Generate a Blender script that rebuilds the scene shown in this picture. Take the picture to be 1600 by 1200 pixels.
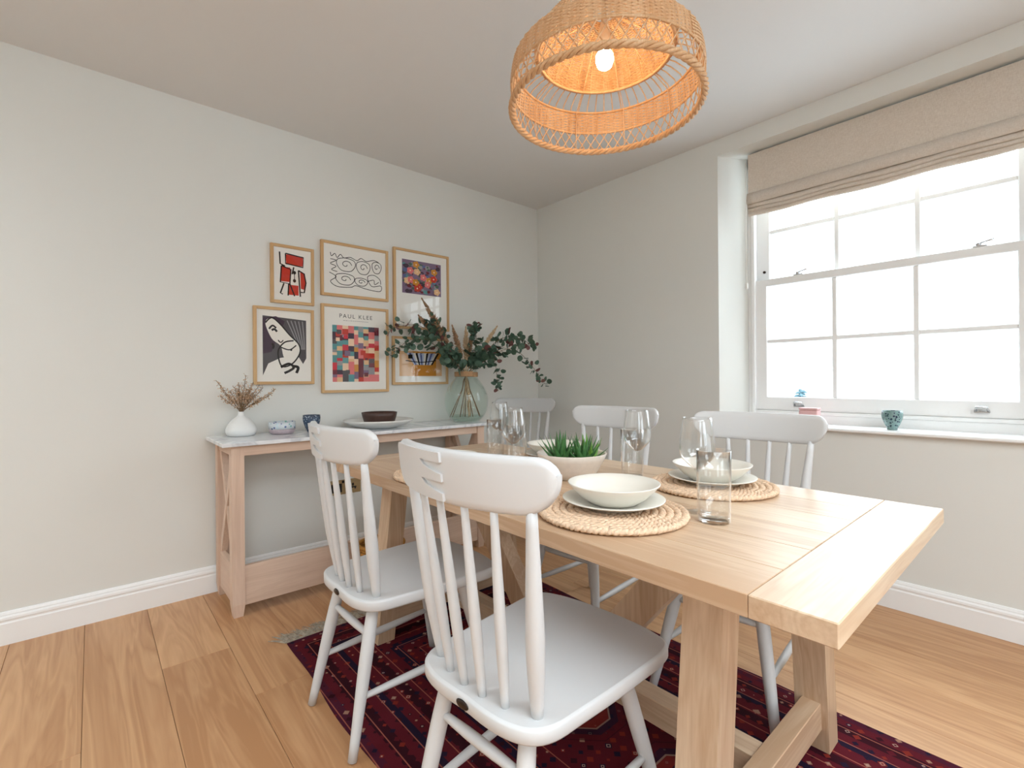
import bpy, math, random
from mathutils import Vector, Matrix
random.seed(7)
for o in list(bpy.data.objects): bpy.data.objects.remove(o)
SC = bpy.context.scene
COL = SC.collection
PI = math.pi

# ------------------------------------------------------------------ camera
CAM = Vector((0, 0, 1.13)); YAW = math.radians(48.9); ROLL = math.radians(-0.463); FPX = 753.5; CY = 594.2
cd = bpy.data.cameras.new('camera'); cam = bpy.data.objects.new('camera', cd); COL.objects.link(cam)
cd.sensor_width = 36; cd.lens = 36 * FPX / 1600; cd.shift_y = -(600 - CY) / 1600; cd.clip_start = 0.05; cd.clip_end = 500
cam.matrix_world = Matrix.Translation(CAM) @ Matrix.Rotation(YAW, 4, 'Z') @ Matrix.Rotation(PI / 2, 4, 'X') @ Matrix.Rotation(ROLL, 4, 'Z')
SC.camera = cam

# ------------------------------------------------------------------ light
SC.view_settings.view_transform = 'Standard'
SC.view_settings.look = 'None'
SC.view_settings.gamma = 1
SC.view_settings.use_curve_mapping = False
SC.view_settings.exposure = 0.35
W = bpy.data.worlds.new('overcast_sky'); SC.world = W; W.use_nodes = True
bgn = W.node_tree.nodes['Background']
bgn.inputs[0].default_value = (0.83, 0.93, 1.0, 1); SKY = 3.2   # luminance at the horizon; an overcast sky is three times as bright overhead (CIE overcast sky)
_n, _l = W.node_tree.nodes, W.node_tree.links
_tc = _n.new('ShaderNodeTexCoord'); _sp = _n.new('ShaderNodeSeparateXYZ'); _l.new(_tc.outputs['Generated'], _sp.inputs[0])
_mx = _n.new('ShaderNodeMath'); _mx.operation = 'MAXIMUM'; _l.new(_sp.outputs[2], _mx.inputs[0]); _mx.inputs[1].default_value = 0
_ma = _n.new('ShaderNodeMath'); _ma.operation = 'MULTIPLY_ADD'; _l.new(_mx.outputs[0], _ma.inputs[0]); _ma.inputs[1].default_value = 2 * SKY; _ma.inputs[2].default_value = SKY
_l.new(_ma.outputs[0], bgn.inputs[1])

# pixel of the photograph -> ray; a plane that the thing touches gives the distance
_f = Vector((-math.sin(YAW), math.cos(YAW), 0)); _r0 = Vector((math.cos(YAW), math.sin(YAW), 0)); _u0 = Vector((0, 0, 1))
_r = _r0 * math.cos(ROLL) + _u0 * math.sin(ROLL); _u = -_r0 * math.sin(ROLL) + _u0 * math.cos(ROLL)
def ray(px, py): return _f + _r * ((px - 800) / FPX) - _u * ((py - CY) / FPX)
def on_x(px, py, X): d = ray(px, py); return CAM + d * (X / d.x)
def on_z(px, py, Z): d = ray(px, py); return CAM + d * ((Z - CAM.z) / d.z)

# ------------------------------------------------------------------ mesh helpers
class MB:
    def __init__(s): s.v = []; s.f = []; s.m = []; s.sm = []
    def add(s, vs, fs, mi=0, smooth=False):
        b = len(s.v); s.v += [tuple(p) for p in vs]
        for q in fs: s.f.append([b + i for i in q]); s.m.append(mi); s.sm.append(smooth)
    def box(s, a, b, ch=0.0, mi=0, M=None):
        x0, y0, z0 = a; x1, y1, z1 = b
        if ch <= 0:
            vs = [(x, y, z) for z in (z0, z1) for y in (y0, y1) for x in (x0, x1)]
            fs = [(0, 2, 3, 1), (4, 5, 7, 6), (0, 1, 5, 4), (2, 6, 7, 3), (0, 4, 6, 2), (1, 3, 7, 5)]
        else:
            c = ch; vs = []; fs = []
            # chamfered box: three verts per corner
            idx = {}
            for i, x in enumerate((x0, x1)):
                for j, y in enumerate((y0, y1)):
                    for k, z in enumerate((z0, z1)):
                        sx, sy, sz = (1 - 2 * i) * c, (1 - 2 * j) * c, (1 - 2 * k) * c
                        idx[i, j, k, 0] = len(vs); vs.append((x, y + sy, z + sz))
                        idx[i, j, k, 1] = len(vs); vs.append((x + sx, y, z + sz))
                        idx[i, j, k, 2] = len(vs); vs.append((x + sx, y + sy, z))
            I = idx
            fs.append([I[0,0,0,0], I[0,0,1,0], I[0,1,1,0], I[0,1,0,0]]); fs.append([I[1,0,0,0], I[1,1,0,0], I[1,1,1,0], I[1,0,1,0]])
            fs.append([I[0,0,0,1], I[1,0,0,1], I[1,0,1,1], I[0,0,1,1]]); fs.append([I[0,1,0,1], I[0,1,1,1], I[1,1,1,1], I[1,1,0,1]])
            fs.append([I[0,0,0,2], I[0,1,0,2], I[1,1,0,2], I[1,0,0,2]]); fs.append([I[0,0,1,2], I[1,0,1,2], I[1,1,1,2], I[0,1,1,2]])
            for j in (0, 1):
                for k in (0, 1): fs.append([I[0,j,k,1], I[0,j,k,2], I[1,j,k,2], I[1,j,k,1]])
            for i in (0, 1):
                for k in (0, 1): fs.append([I[i,0,k,0], I[i,0,k,2], I[i,1,k,2], I[i,1,k,0]])
                for j in (0, 1): fs.append([I[i,j,0,0], I[i,j,0,1], I[i,j,1,1], I[i,j,1,0]])
                for j in (0, 1):
                    for k in (0, 1): fs.append([I[i,j,k,0], I[i,j,k,1], I[i,j,k,2]])
        if M is not None: vs = [M @ Vector(p) for p in vs]
        s.add(vs, fs, mi)
        return s
    def hexa(s, bot, top, mi=0):   # two quads
        vs = list(bot) + list(top)
        s.add(vs, [(3, 2, 1, 0), (4, 5, 6, 7), (0, 1, 5, 4), (1, 2, 6, 5), (2, 3, 7, 6), (3, 0, 4, 7)], mi); return s
    def tube(s, pts, rad, n=8, cap=True, mi=0, smooth=True, closed=False):
        pts = [Vector(p) for p in pts]; N = len(pts)
        if not hasattr(rad, '__len__'): rad = [rad] * N
        ref = None; rings = []; vs = []
        for i, p in enumerate(pts):
            if closed: t = pts[(i + 1) % N] - pts[i - 1]
            else: t = pts[min(i + 1, N - 1)] - pts[max(i - 1, 0)]
            if t.length < 1e-9: t = Vector((0, 0, 1))
            t.normalize()
            if ref is None: ref = t.orthogonal().normalized()
            a = ref - t * ref.dot(t)
            if a.length < 1e-6: a = t.orthogonal()
            a.normalize(); ref = a; b = t.cross(a)
            for k in range(n):
                an = 2 * PI * k / n; vs.append(p + (a * math.cos(an) + b * math.sin(an)) * rad[i])
        fs = []
        for i in range(N if closed else N - 1):
            j = (i + 1) % N
            for k in range(n): fs.append((i * n + k, i * n + (k + 1) % n, j * n + (k + 1) % n, j * n + k))
        if cap and not closed: fs.append(tuple(range(n - 1, -1, -1))); fs.append(tuple((N - 1) * n + k for k in range(n)))
        s.add(vs, fs, mi, smooth); return s
    def lathe(s, prof, n=40, c=(0, 0, 0), mi=0, smooth=True, wob=None):
        vs = []; fs = []; N = len(prof)
        for i, (r, z) in enumerate(prof):
            for k in range(n):
                a = 2 * PI * k / n; rr = r if wob is None else r * wob(a, i)
                vs.append((c[0] + rr * math.cos(a), c[1] + rr * math.sin(a), c[2] + z))
        for i in range(N - 1):
            for k in range(n): fs.append((i * n + k, i * n + (k + 1) % n, (i + 1) * n + (k + 1) % n, (i + 1) * n + k))
        if prof[0][0] > 1e-5: fs.append(tuple(range(n - 1, -1, -1)))
        if prof[-1][0] > 1e-5: fs.append(tuple((N - 1) * n + k for k in range(n)))
        s.add(vs, fs, mi, smooth); return s
    def build(s, name, mat, parent=None, loc=(0, 0, 0)):
        me = bpy.data.meshes.new(name); me.from_pydata(s.v, [], s.f)
        mats = mat if isinstance(mat, (list, tuple)) else [mat]
        for m in mats: me.materials.append(m)
        me.polygons.foreach_set('material_index', s.m); me.polygons.foreach_set('use_smooth', s.sm)
        me.update()
        o = bpy.data.objects.new(name, me); COL.objects.link(o); o.location = loc
        if parent is not None: o.parent = parent
        return o
def empty(name, loc=(0, 0, 0), rz=0):
    o = bpy.data.objects.new(name, None); COL.objects.link(o); o.location = loc; o.rotation_euler = (0, 0, rz); o.empty_display_size = .1
    return o
def tag(o, label=None, cat=None, group=None, kind=None):
    if label: o['label'] = label
    if cat: o['category'] = cat
    if group: o['group'] = group
    if kind: o['kind'] = kind
    return o
def struct(o): o['kind'] = 'structure'; return o
def copy_tree(o, parent=None):
    c = o.copy(); COL.objects.link(c)
    if parent is not None: c.parent = parent
    for ch in list(o.children): copy_tree(ch, c)
    return c
def spline(pts, n=8, closed=False):
    P = [Vector(p) for p in pts]; N = len(P); out = []
    for i in range(N if closed else N - 1):
        if closed: p0, p1, p2, p3 = P[i - 1], P[i], P[(i + 1) % N], P[(i + 2) % N]
        else: p0, p1, p2, p3 = P[max(i - 1, 0)], P[i], P[i + 1], P[min(i + 2, N - 1)]
        for k in range(n):
            t = k / n
            out.append(.5 * ((2 * p1) + (p2 - p0) * t + (2 * p0 - 5 * p1 + 4 * p2 - p3) * t * t + (3 * p1 - p0 - 3 * p2 + p3) * t ** 3))
    if not closed: out.append(P[-1])
    return out

# ------------------------------------------------------------------ materials
def lin(c): return tuple((x / 255 / 12.92) if x / 255 <= .04045 else ((x / 255 + .055) / 1.055) ** 2.4 for x in c)
class NT:
    def __init__(s, name):
        s.mat = bpy.data.materials.new(name); s.mat.use_nodes = True; s.t = s.mat.node_tree; s.n = s.t.nodes; s.l = s.t.links
        s.b = s.n['Principled BSDF']; s.out = s.n['Material Output']
    def node(s, typ, **kw):
        n = s.n.new(typ)
        for k, v in kw.items():
            if k.startswith('i_'): n.inputs[k[2:].replace('_', ' ')].default_value = v
            else: setattr(n, k, v)
        return n
    def link(s, a, b): s.l.new(a, b)
    def coords(s, scale=(1, 1, 1), rnd=0.0, rot=(0, 0, 0)):
        tc = s.node('ShaderNodeTexCoord'); mp = s.node('ShaderNodeMapping'); mp.inputs['Scale'].default_value = scale; mp.inputs['Rotation'].default_value = rot
        if rnd:
            oi = s.node('ShaderNodeObjectInfo'); ml = s.node('ShaderNodeVectorMath', operation='SCALE'); ml.inputs[0].default_value = (7.3, 5.1, 3.7)
            s.link(oi.outputs['Random'], ml.inputs['Scale']); ad = s.node('ShaderNodeVectorMath', operation='ADD')
            sc = s.node('ShaderNodeVectorMath', operation='SCALE'); s.link(ml.outputs[0], sc.inputs[0]); sc.inputs['Scale'].default_value = rnd
            s.link(tc.outputs['Object'], ad.inputs[0]); s.link(sc.outputs[0], ad.inputs[1]); s.link(ad.outputs[0], mp.inputs['Vector'])
        else: s.link(tc.outputs['Object'], mp.inputs['Vector'])
        return mp.outputs[0]
    def ramp(s, fac, stops, interp='LINEAR'):
        r = s.node('ShaderNodeValToRGB'); r.color_ramp.interpolation = interp
        e = r.color_ramp.elements
        while len(e) < len(stops): e.new(.5)
        for i, (p, c) in enumerate(stops): e[i].position = p; e[i].color = (*c, 1) if len(c) == 3 else c
        s.link(fac, r.inputs[0]); return r.outputs[0]
    def bump(s, h, st=.2, dist=.002):
        b = s.node('ShaderNodeBump'); b.inputs['Strength'].default_value = st; b.inputs['Distance'].default_value = dist
        s.link(h, b.inputs['Height']); s.link(b.outputs[0], s.b.inputs['Normal'])
    def math(s, op, a, b=None, c=None):
        m = s.node('ShaderNodeMath', operation=op)
        for i, x in enumerate((a, b, c)):
            if x is None: continue
            if isinstance(x, (int, float)): m.inputs[i].default_value = x
            else: s.link(x, m.inputs[i])
        return m.outputs[0]
def plain(name, c, rough=.5, metal=0, spec=.5, bump=0, bscale=60, var=0):
    t = NT(name); t.b.inputs['Base Color'].default_value = (*lin(c), 1); t.b.inputs['Roughness'].default_value = rough
    t.b.inputs['Metallic'].default_value = metal; t.b.inputs['Specular IOR Level'].default_value = spec
    if bump or var:
        v = t.coords(); n = t.node('ShaderNodeTexNoise'); n.inputs['Scale'].default_value = bscale; n.inputs['Detail'].default_value = 4; t.link(v, n.inputs['Vector'])
        if bump: t.bump(n.outputs['Fac'], bump, .002)
        if var:
            a = [x * (1 - var) for x in lin(c)]; b = [min(1, x * (1 + var)) for x in lin(c)]
            t.link(t.ramp(n.outputs['Fac'], [(.3, a), (.7, b)]), t.b.inputs['Base Color'])
    return t.mat
def wood(name, c1, c2, axis='X', rough=.5, scale=1.0, knots=.35, rnd=1.0, pore=.35, spec=.4):
    t = NT(name); a = 'XYZ'.index(axis)
    sc = [9 * scale] * 3; sc[a] = .7 * scale
    v = t.coords(tuple(sc), rnd)
    n1 = t.node('ShaderNodeTexNoise'); n1.inputs['Scale'].default_value = 1.6; n1.inputs['Detail'].default_value = 3; n1.inputs['Distortion'].default_value = .7; t.link(v, n1.inputs['Vector'])
    sc2 = [110 * scale] * 3; sc2[a] = 3.0 * scale
    v2 = t.coords(tuple(sc2), rnd)
    n2 = t.node('ShaderNodeTexNoise'); n2.inputs['Scale'].default_value = 1.0; n2.inputs['Detail'].default_value = 2; t.link(v2, n2.inputs['Vector'])
    rings = t.math('FRACT', t.math('MULTIPLY', n1.outputs['Fac'], 7.0))
    rings = t.math('ABSOLUTE', t.math('SUBTRACT', rings, .5))
    f = t.math('ADD', t.math('MULTIPLY', n1.outputs['Fac'], .55), t.math('MULTIPLY', rings, knots))
    f = t.math('ADD', f, t.math('MULTIPLY', t.math('SUBTRACT', n2.outputs['Fac'], .5), pore))
    oi = t.node('ShaderNodeObjectInfo'); f = t.math('ADD', f, t.math('MULTIPLY', t.math('SUBTRACT', oi.outputs['Random'], .5), .22))
    t.link(t.ramp(f, [(.2, lin(c2)), (.62, lin(c1))]), t.b.inputs['Base Color'])
    t.b.inputs['Roughness'].default_value = rough; t.b.inputs['Specular IOR Level'].default_value = spec
    t.bump(n2.outputs['Fac'], .12, .001); return t.mat
def thin_glass(name, tint=(1, 1, 1), rough=0.0, boost=1.0, ior=1.5):
    t = NT(name); t.n.remove(t.b)
    tr = t.node('ShaderNodeBsdfTransparent'); tr.inputs[0].default_value = (*tint, 1)
    gl = t.node('ShaderNodeBsdfGlossy'); gl.inputs['Roughness'].default_value = rough; gl.inputs[0].default_value = (1, 1, 1, 1)
    lw = t.node('ShaderNodeLayerWeight'); lw.inputs['Blend'].default_value = .5   # Schlick reflectance, the same from both sides of the sheet
    f = t.math('ADD', .04, t.math('MULTIPLY', t.math('POWER', lw.outputs['Facing'], 4.0), .9)); f = t.math('MINIMUM', t.math('MULTIPLY', f, boost), 1.0); mx = t.node('ShaderNodeMixShader'); t.link(f, mx.inputs[0]); t.link(tr.outputs[0], mx.inputs[1]); t.link(gl.outputs[0], mx.inputs[2])
    t.link(mx.outputs[0], t.out.inputs[0]); return t.mat
M = {}
M['wall'] = plain('wall_paint', (226, 225, 219), .85, spec=.2, bump=.03, bscale=180)
M['ceil'] = plain('ceiling_paint', (226, 225, 223), .9, spec=.2, bump=.02, bscale=150)
M['trim'] = plain('trim_paint', (243, 242, 240), .35, bump=.02, bscale=40)
M['chair'] = plain('chair_paint', (213, 213, 213), .38, bump=.03, bscale=50)
for a in 'XYZ':
    M['oak' + a] = wood('pale_oak_' + a.lower(), (229, 205, 176), (196, 162, 130), a, .34, 1.0, .28, 1.0, .3)
    M['lime' + a] = wood('limed_wood_' + a.lower(), (234, 208, 188), (212, 182, 160), a, .55, 1.3, .15)
M['floor'] = wood('floor_oak', (214, 168, 124), (178, 129, 88), 'X', .4, .75, .36, 1.0, .2)
M['gap'] = plain('floor_gap', (96, 66, 44), .9)
def marble():
    t = NT('white_marble'); v = t.coords((1, 1, 1))
    n = t.node('ShaderNodeTexNoise'); n.inputs['Scale'].default_value = 3.2; n.inputs['Detail'].default_value = 8; n.inputs['Distortion'].default_value = 1.6; t.link(v, n.inputs['Vector'])
    f = t.math('ABSOLUTE', t.math('SUBTRACT', n.outputs['Fac'], .5))
    t.link(t.ramp(f, [(0, lin((206, 208, 212))), (.05, lin((228, 229, 231))), (.25, lin((241, 241, 242)))]), t.b.inputs['Base Color'])
    t.b.inputs['Roughness'].default_value = .12; return t.mat
M['marble'] = marble()
def linen():
    t = NT('natural_linen'); v = t.coords((700, 700, 60)); n = t.node('ShaderNodeTexNoise'); n.inputs['Scale'].default_value = 1; n.inputs['Detail'].default_value = 2; t.link(v, n.inputs['Vector'])
    v2 = t.coords((60, 60, 700)); n2 = t.node('ShaderNodeTexNoise'); n2.inputs['Scale'].default_value = 1; t.link(v2, n2.inputs['Vector'])
    f = t.math('MULTIPLY', t.math('ADD', n.outputs['Fac'], n2.outputs['Fac']), .5)
    t.link(t.ramp(f, [(.35, lin((212, 198, 183))), (.65, lin((238, 228, 216)))]), t.b.inputs['Base Color']); t.b.inputs['Roughness'].default_value = .95; t.b.inputs['Specular IOR Level'].default_value = .1
    t.bump(f, .2, .001)
    # the cloth lets some daylight through
    tl = t.node('ShaderNodeBsdfTranslucent'); tl.inputs[0].default_value = (*lin((206, 186, 164)), 1); mx = t.node('ShaderNodeMixShader'); mx.inputs[0].default_value = .12
    t.link(t.b.outputs[0], mx.inputs[1]); t.link(tl.outputs[0], mx.inputs[2]); t.link(mx.outputs[0], t.out.inputs[0]); return t.mat
M['linen'] = linen()
M['pane'] = thin_glass('window_glass', (1, 1, 1), 0, .8)
M['glass'] = thin_glass('clear_glass', (.99, .995, .995), 0.0, 1.5)
M['greenglass'] = thin_glass('green_glass', (.87, .93, .905), 0.0, 1.3)
M['picglass'] = thin_glass('picture_glass', (1, 1, 1), 0, 1.0)
M['chrome'] = plain('chrome', (200, 200, 202), .18, 1)
M['darkmetal'] = plain('dark_bronze', (62, 52, 46), .35, .8)
M['brass'] = plain('brushed_brass', (190, 168, 128), .4, .9, bump=.05)
M['black'] = plain('black_plastic', (26, 24, 24), .4)
M['ceramic'] = plain('white_ceramic', (236, 235, 230), .22, bump=.01)
M['matte_white'] = plain('matte_white_ceramic', (232, 232, 230), .5, bump=.04, bscale=90)
M['stoneware'] = plain('cream_stoneware', (236, 231, 220), .28, bump=.015)
M['potwhite'] = plain('pot_white', (226, 214, 202), .45, bump=.04, bscale=50, var=.04)
M['browndish'] = plain('dark_brown_dish', (72, 48, 40), .4, bump=.1, bscale=40, var=.15)
M['rope'] = plain('rope', (176, 140, 104), .9, bump=.5, bscale=150, var=.2)
M['wicker'] = wood('wicker', (240, 212, 176), (212, 168, 124), 'Z', .6, 2, .2, .0)
M['seagrass'] = plain('seagrass', (231, 200, 170), .85, spec=.2, bump=.5, bscale=120, var=.2)
M['basket'] = plain('basket_weave', (180, 128, 62), .85, spec=.2, bump=.6, bscale=90, var=.35)
M['frame'] = wood('frame_ash', (224, 188, 140), (200, 160, 112), 'Z', .5, 2.0, .15)
M['frameY'] = wood('frame_ash_y', (224, 188, 140), (200, 160, 112), 'Y', .5, 2.0, .15)
M['mat'] = plain('picture_mount', (238, 234, 226), .9, spec=.1)
M['leaf'] = plain('eucalyptus_leaf', (72, 98, 80), .6, bump=.1, bscale=40, var=.3)
M['leaf2'] = plain('eucalyptus_leaf_red', (120, 78, 74), .6, var=.25, bump=.05)
M['stem'] = plain('brown_stem', (128, 102, 74), .8, var=.2, bump=.05)
M['straw'] = plain('dried_straw', (204, 176, 142), .9, spec=.1, var=.25, bump=.1)
M['plume'] = plain('dried_plume', (166, 134, 106), .95, spec=.05, var=.35, bump=.2)
M['dried'] = plain('dried_flower', (210, 178, 148), .95, spec=.05, var=.4, bump=.1)
M['succ'] = plain('succulent_leaf', (70, 118, 62), .45, var=.35, bump=.05, bscale=30)
M['succ2'] = plain('succulent_leaf_light', (120, 170, 70), .45, var=.25, bump=.05, bscale=30)
M['gravel'] = plain('gravel', (190, 168, 140), .9, bump=.6, bscale=120, var=.45)
M['pink'] = plain('pink_box', (222, 178, 176), .6, bump=.02)
M['cord'] = plain('cord_white', (228, 224, 216), .6, bump=.02)
M['fringe'] = plain('rug_fringe', (172, 160, 144), .95, spec=.05, var=.3, bump=.2)
M['tree'] = plain('haze_tinted_conifer', (78, 98, 104), .95, spec=0, var=.15, bump=.2)  # blue-grey of distant haze mixed into the colour
M['hill'] = plain('mist_tinted_hill', (186, 196, 202), 1, spec=0, var=.03, bscale=.02)  # paleness of the mist is put into the base colour
def bulbmat():
    t = NT('lit_bulb'); t.n.remove(t.b); e = t.node('ShaderNodeEmission'); e.inputs[0].default_value = (1, .7, .4, 1); e.inputs[1].default_value = 52
    t.link(e.outputs[0], t.out.inputs[0]); return t.mat
M['bulb'] = bulbmat()
def patterned(name, cols, scale, base, rough=.25):
    t = NT(name); v = t.coords((scale, scale, scale)); vo = t.node('ShaderNodeTexVoronoi'); vo.inputs['Scale'].default_value = 1; t.link(v, vo.inputs['Vector'])
    sep = t.node('ShaderNodeSeparateColor'); t.link(vo.outputs['Color'], sep.inputs[0])
    col = t.ramp(sep.outputs[0], [(i / len(cols), lin(c)) for i, c in enumerate(cols)], 'CONSTANT')
    m = t.math('LESS_THAN', vo.outputs['Distance'], .42)
    mx = t.node('ShaderNodeMix', data_type='RGBA'); t.link(m, mx.inputs[0]); mx.inputs[6].default_value = (*lin(base), 1); t.link(col, mx.inputs[7])
    t.link(mx.outputs[2], t.b.inputs['Base Color']); t.b.inputs['Roughness'].default_value = rough; return t.mat
M['pat_bowl'] = patterned('floral_glaze', [(196, 214, 222), (88, 104, 150), (206, 216, 214), (120, 176, 166), (200, 206, 214)], 75, (206, 212, 216))
M['pat_lower'] = plain('mauve_glaze', (176, 160, 166), .3, var=.12, bscale=50, bump=.05)
M['pat_navy'] = patterned('navy_glaze', [(44, 58, 84), (60, 80, 106), (150, 168, 184), (36, 48, 70)], 120, (70, 84, 104))
M['pat_green'] = patterned('green_glaze', [(48, 80, 84), (32, 44, 72), (98, 136, 124), (40, 62, 74)], 95, (124, 152, 150))

# ------------------------------------------------------------------ room
XL, YW, ZC = -3.04, 2.958, 2.625
XR, YB = 2.3, -2.5
OPC, OPH = -.677, .743          # window opening centre, half width at the wall face
OP_B, OP_T = .848, 2.52
def build_floor():
    fl = struct(MB().box((XL, YB, -.06), (XR, YW, -.006)).build('floor', M['gap']))
    ys = [-.275]
    while ys[0] > YB + .24: ys.insert(0, ys[0] - .238)
    ys.insert(0, YB); ys += [-.03, .203, .44]
    ys += [.44 + .225 * i for i in range(1, 8)] + [2.268, 2.51, 2.75, YW]
    k = 0; rg = random.Random(3)
    for a, b in zip(ys[:-1], ys[1:]):
        x = XL; first = True
        while x < XR - .01:
            L = (rg.uniform(.9, 1.3) if a > 1.9 else rg.uniform(.5, 1.9)) if first else rg.uniform(2.0, 2.3); first = False
            e = min(XR, x + L)
            if XR - e < .35: e = XR
            g = .0006
            mb = MB().box((-(e - x) / 2 + g, -(b - a) / 2 + g, -.014), ((e - x) / 2 - g, (b - a) / 2 - g, 0), .0009)
            mb.build('plank', M['floor'], fl, ((x + e) / 2, (a + b) / 2, 0)); x = e
build_floor()
ADDED_ROOFLIGHTS = [(-2.45, -1.2, -2.35, -1.05), (.35, 2.1, -.9, 1.5)]      # x0, x1, y0, y1 of the rooflight openings, both out of view, added for daylight
_c = MB(); _a, _b = ZC, ZC + .22; _x = XL - .2
for (_x0, _x1, _y0, _y1) in ADDED_ROOFLIGHTS:
    _c.box((_x, YB - .2, _a), (_x0, YW + .6, _b)).box((_x0, YB - .2, _a), (_x1, _y0, _b)).box((_x0, _y1, _a), (_x1, YW + .6, _b)); _x = _x1
_c.box((_x, YB - .2, _a), (XR + .6, YW + .6, _b))
struct(_c.build('ceiling', M['ceil']))
struct(MB().box((XL - .15, YB - .2, -.06), (XL, YW + .45, ZC)).build('wall_left', M['wall']))
SPL, RD = .095, .2
def window_wall(name, Y, sgn, centres, X0=XL, X1=XR, rz=0):
    # wall slab from Y outward with openings that splay towards the window
    mb = MB(); T = .42 * sgn
    def bx(x0, x1, z0, z1): mb.box((x0, min(Y, Y + T), z0), (x1, max(Y, Y + T), z1))
    edges = sorted(centres); x = X0
    for c in edges:
        bx(x, c - OPH, -.06, ZC); bx(c - OPH, c + OPH, -.06, OP_B); bx(c - OPH, c + OPH, OP_T, ZC); x = c + OPH
        for s in (-1, 1):  # splayed jamb wedge
            xa, xb = c + s * OPH, c + s * (OPH - SPL)
            q = [(xa, Y), (xb, Y + RD * sgn), (xb, Y + T), (xa, Y + T)]
            mb.hexa([(p[0], p[1], OP_B) for p in q], [(p[0], p[1], OP_T) for p in q])
    bx(x, X1, -.06, ZC)
    o = struct(mb.build(name, M['wall'])); o.rotation_euler = (0, 0, rz); return o
window_wall('wall_right', YW, 1, [OPC])
struct(MB().box((XL, YB - .15, -.06), (XR, YB, ZC)).build('wall_back', M['wall']))
ADDED_FW = (-1.15, .85)     # centres of unseen windows, added for daylight, along the wall opposite the gallery
window_wall('wall_front', XR, 1, [-y for y in ADDED_FW], -YW - .45, -YB + .2, -PI / 2)
PROF = [(0, 0), (.018, 0), (.018, .092), (.0145, .097), (.0145, .102), (.017, .108), (.016, .117), (.010, .124), (.010, .129), (.006, .138), (.0, .141)]
def baseboard(name, p0, p1, nrm):
    mb = MB(); vs = []
    for p in (p0, p1):
        for d, z in PROF: vs.append((p[0] + nrm[0] * d, p[1] + nrm[1] * d, z))
    n = len(PROF); fs = [(i, i + 1, n + i + 1, n + i) for i in range(n - 1)] + [tuple(range(n)), tuple(range(2 * n - 1, n - 1, -1))]
    mb.add(vs, fs); return struct(mb.build(name, M['trim']))
baseboard('baseboard_left', (XL, YB), (XL, YW), (1, 0)); baseboard('baseboard_right', (XL, YW), (XR, YW), (0, -1))
baseboard('baseboard_back', (XL, YB), (XR, YB), (0, 1)); baseboard('baseboard_front', (XR, YB), (XR, YW), (-1, 0))

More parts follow.
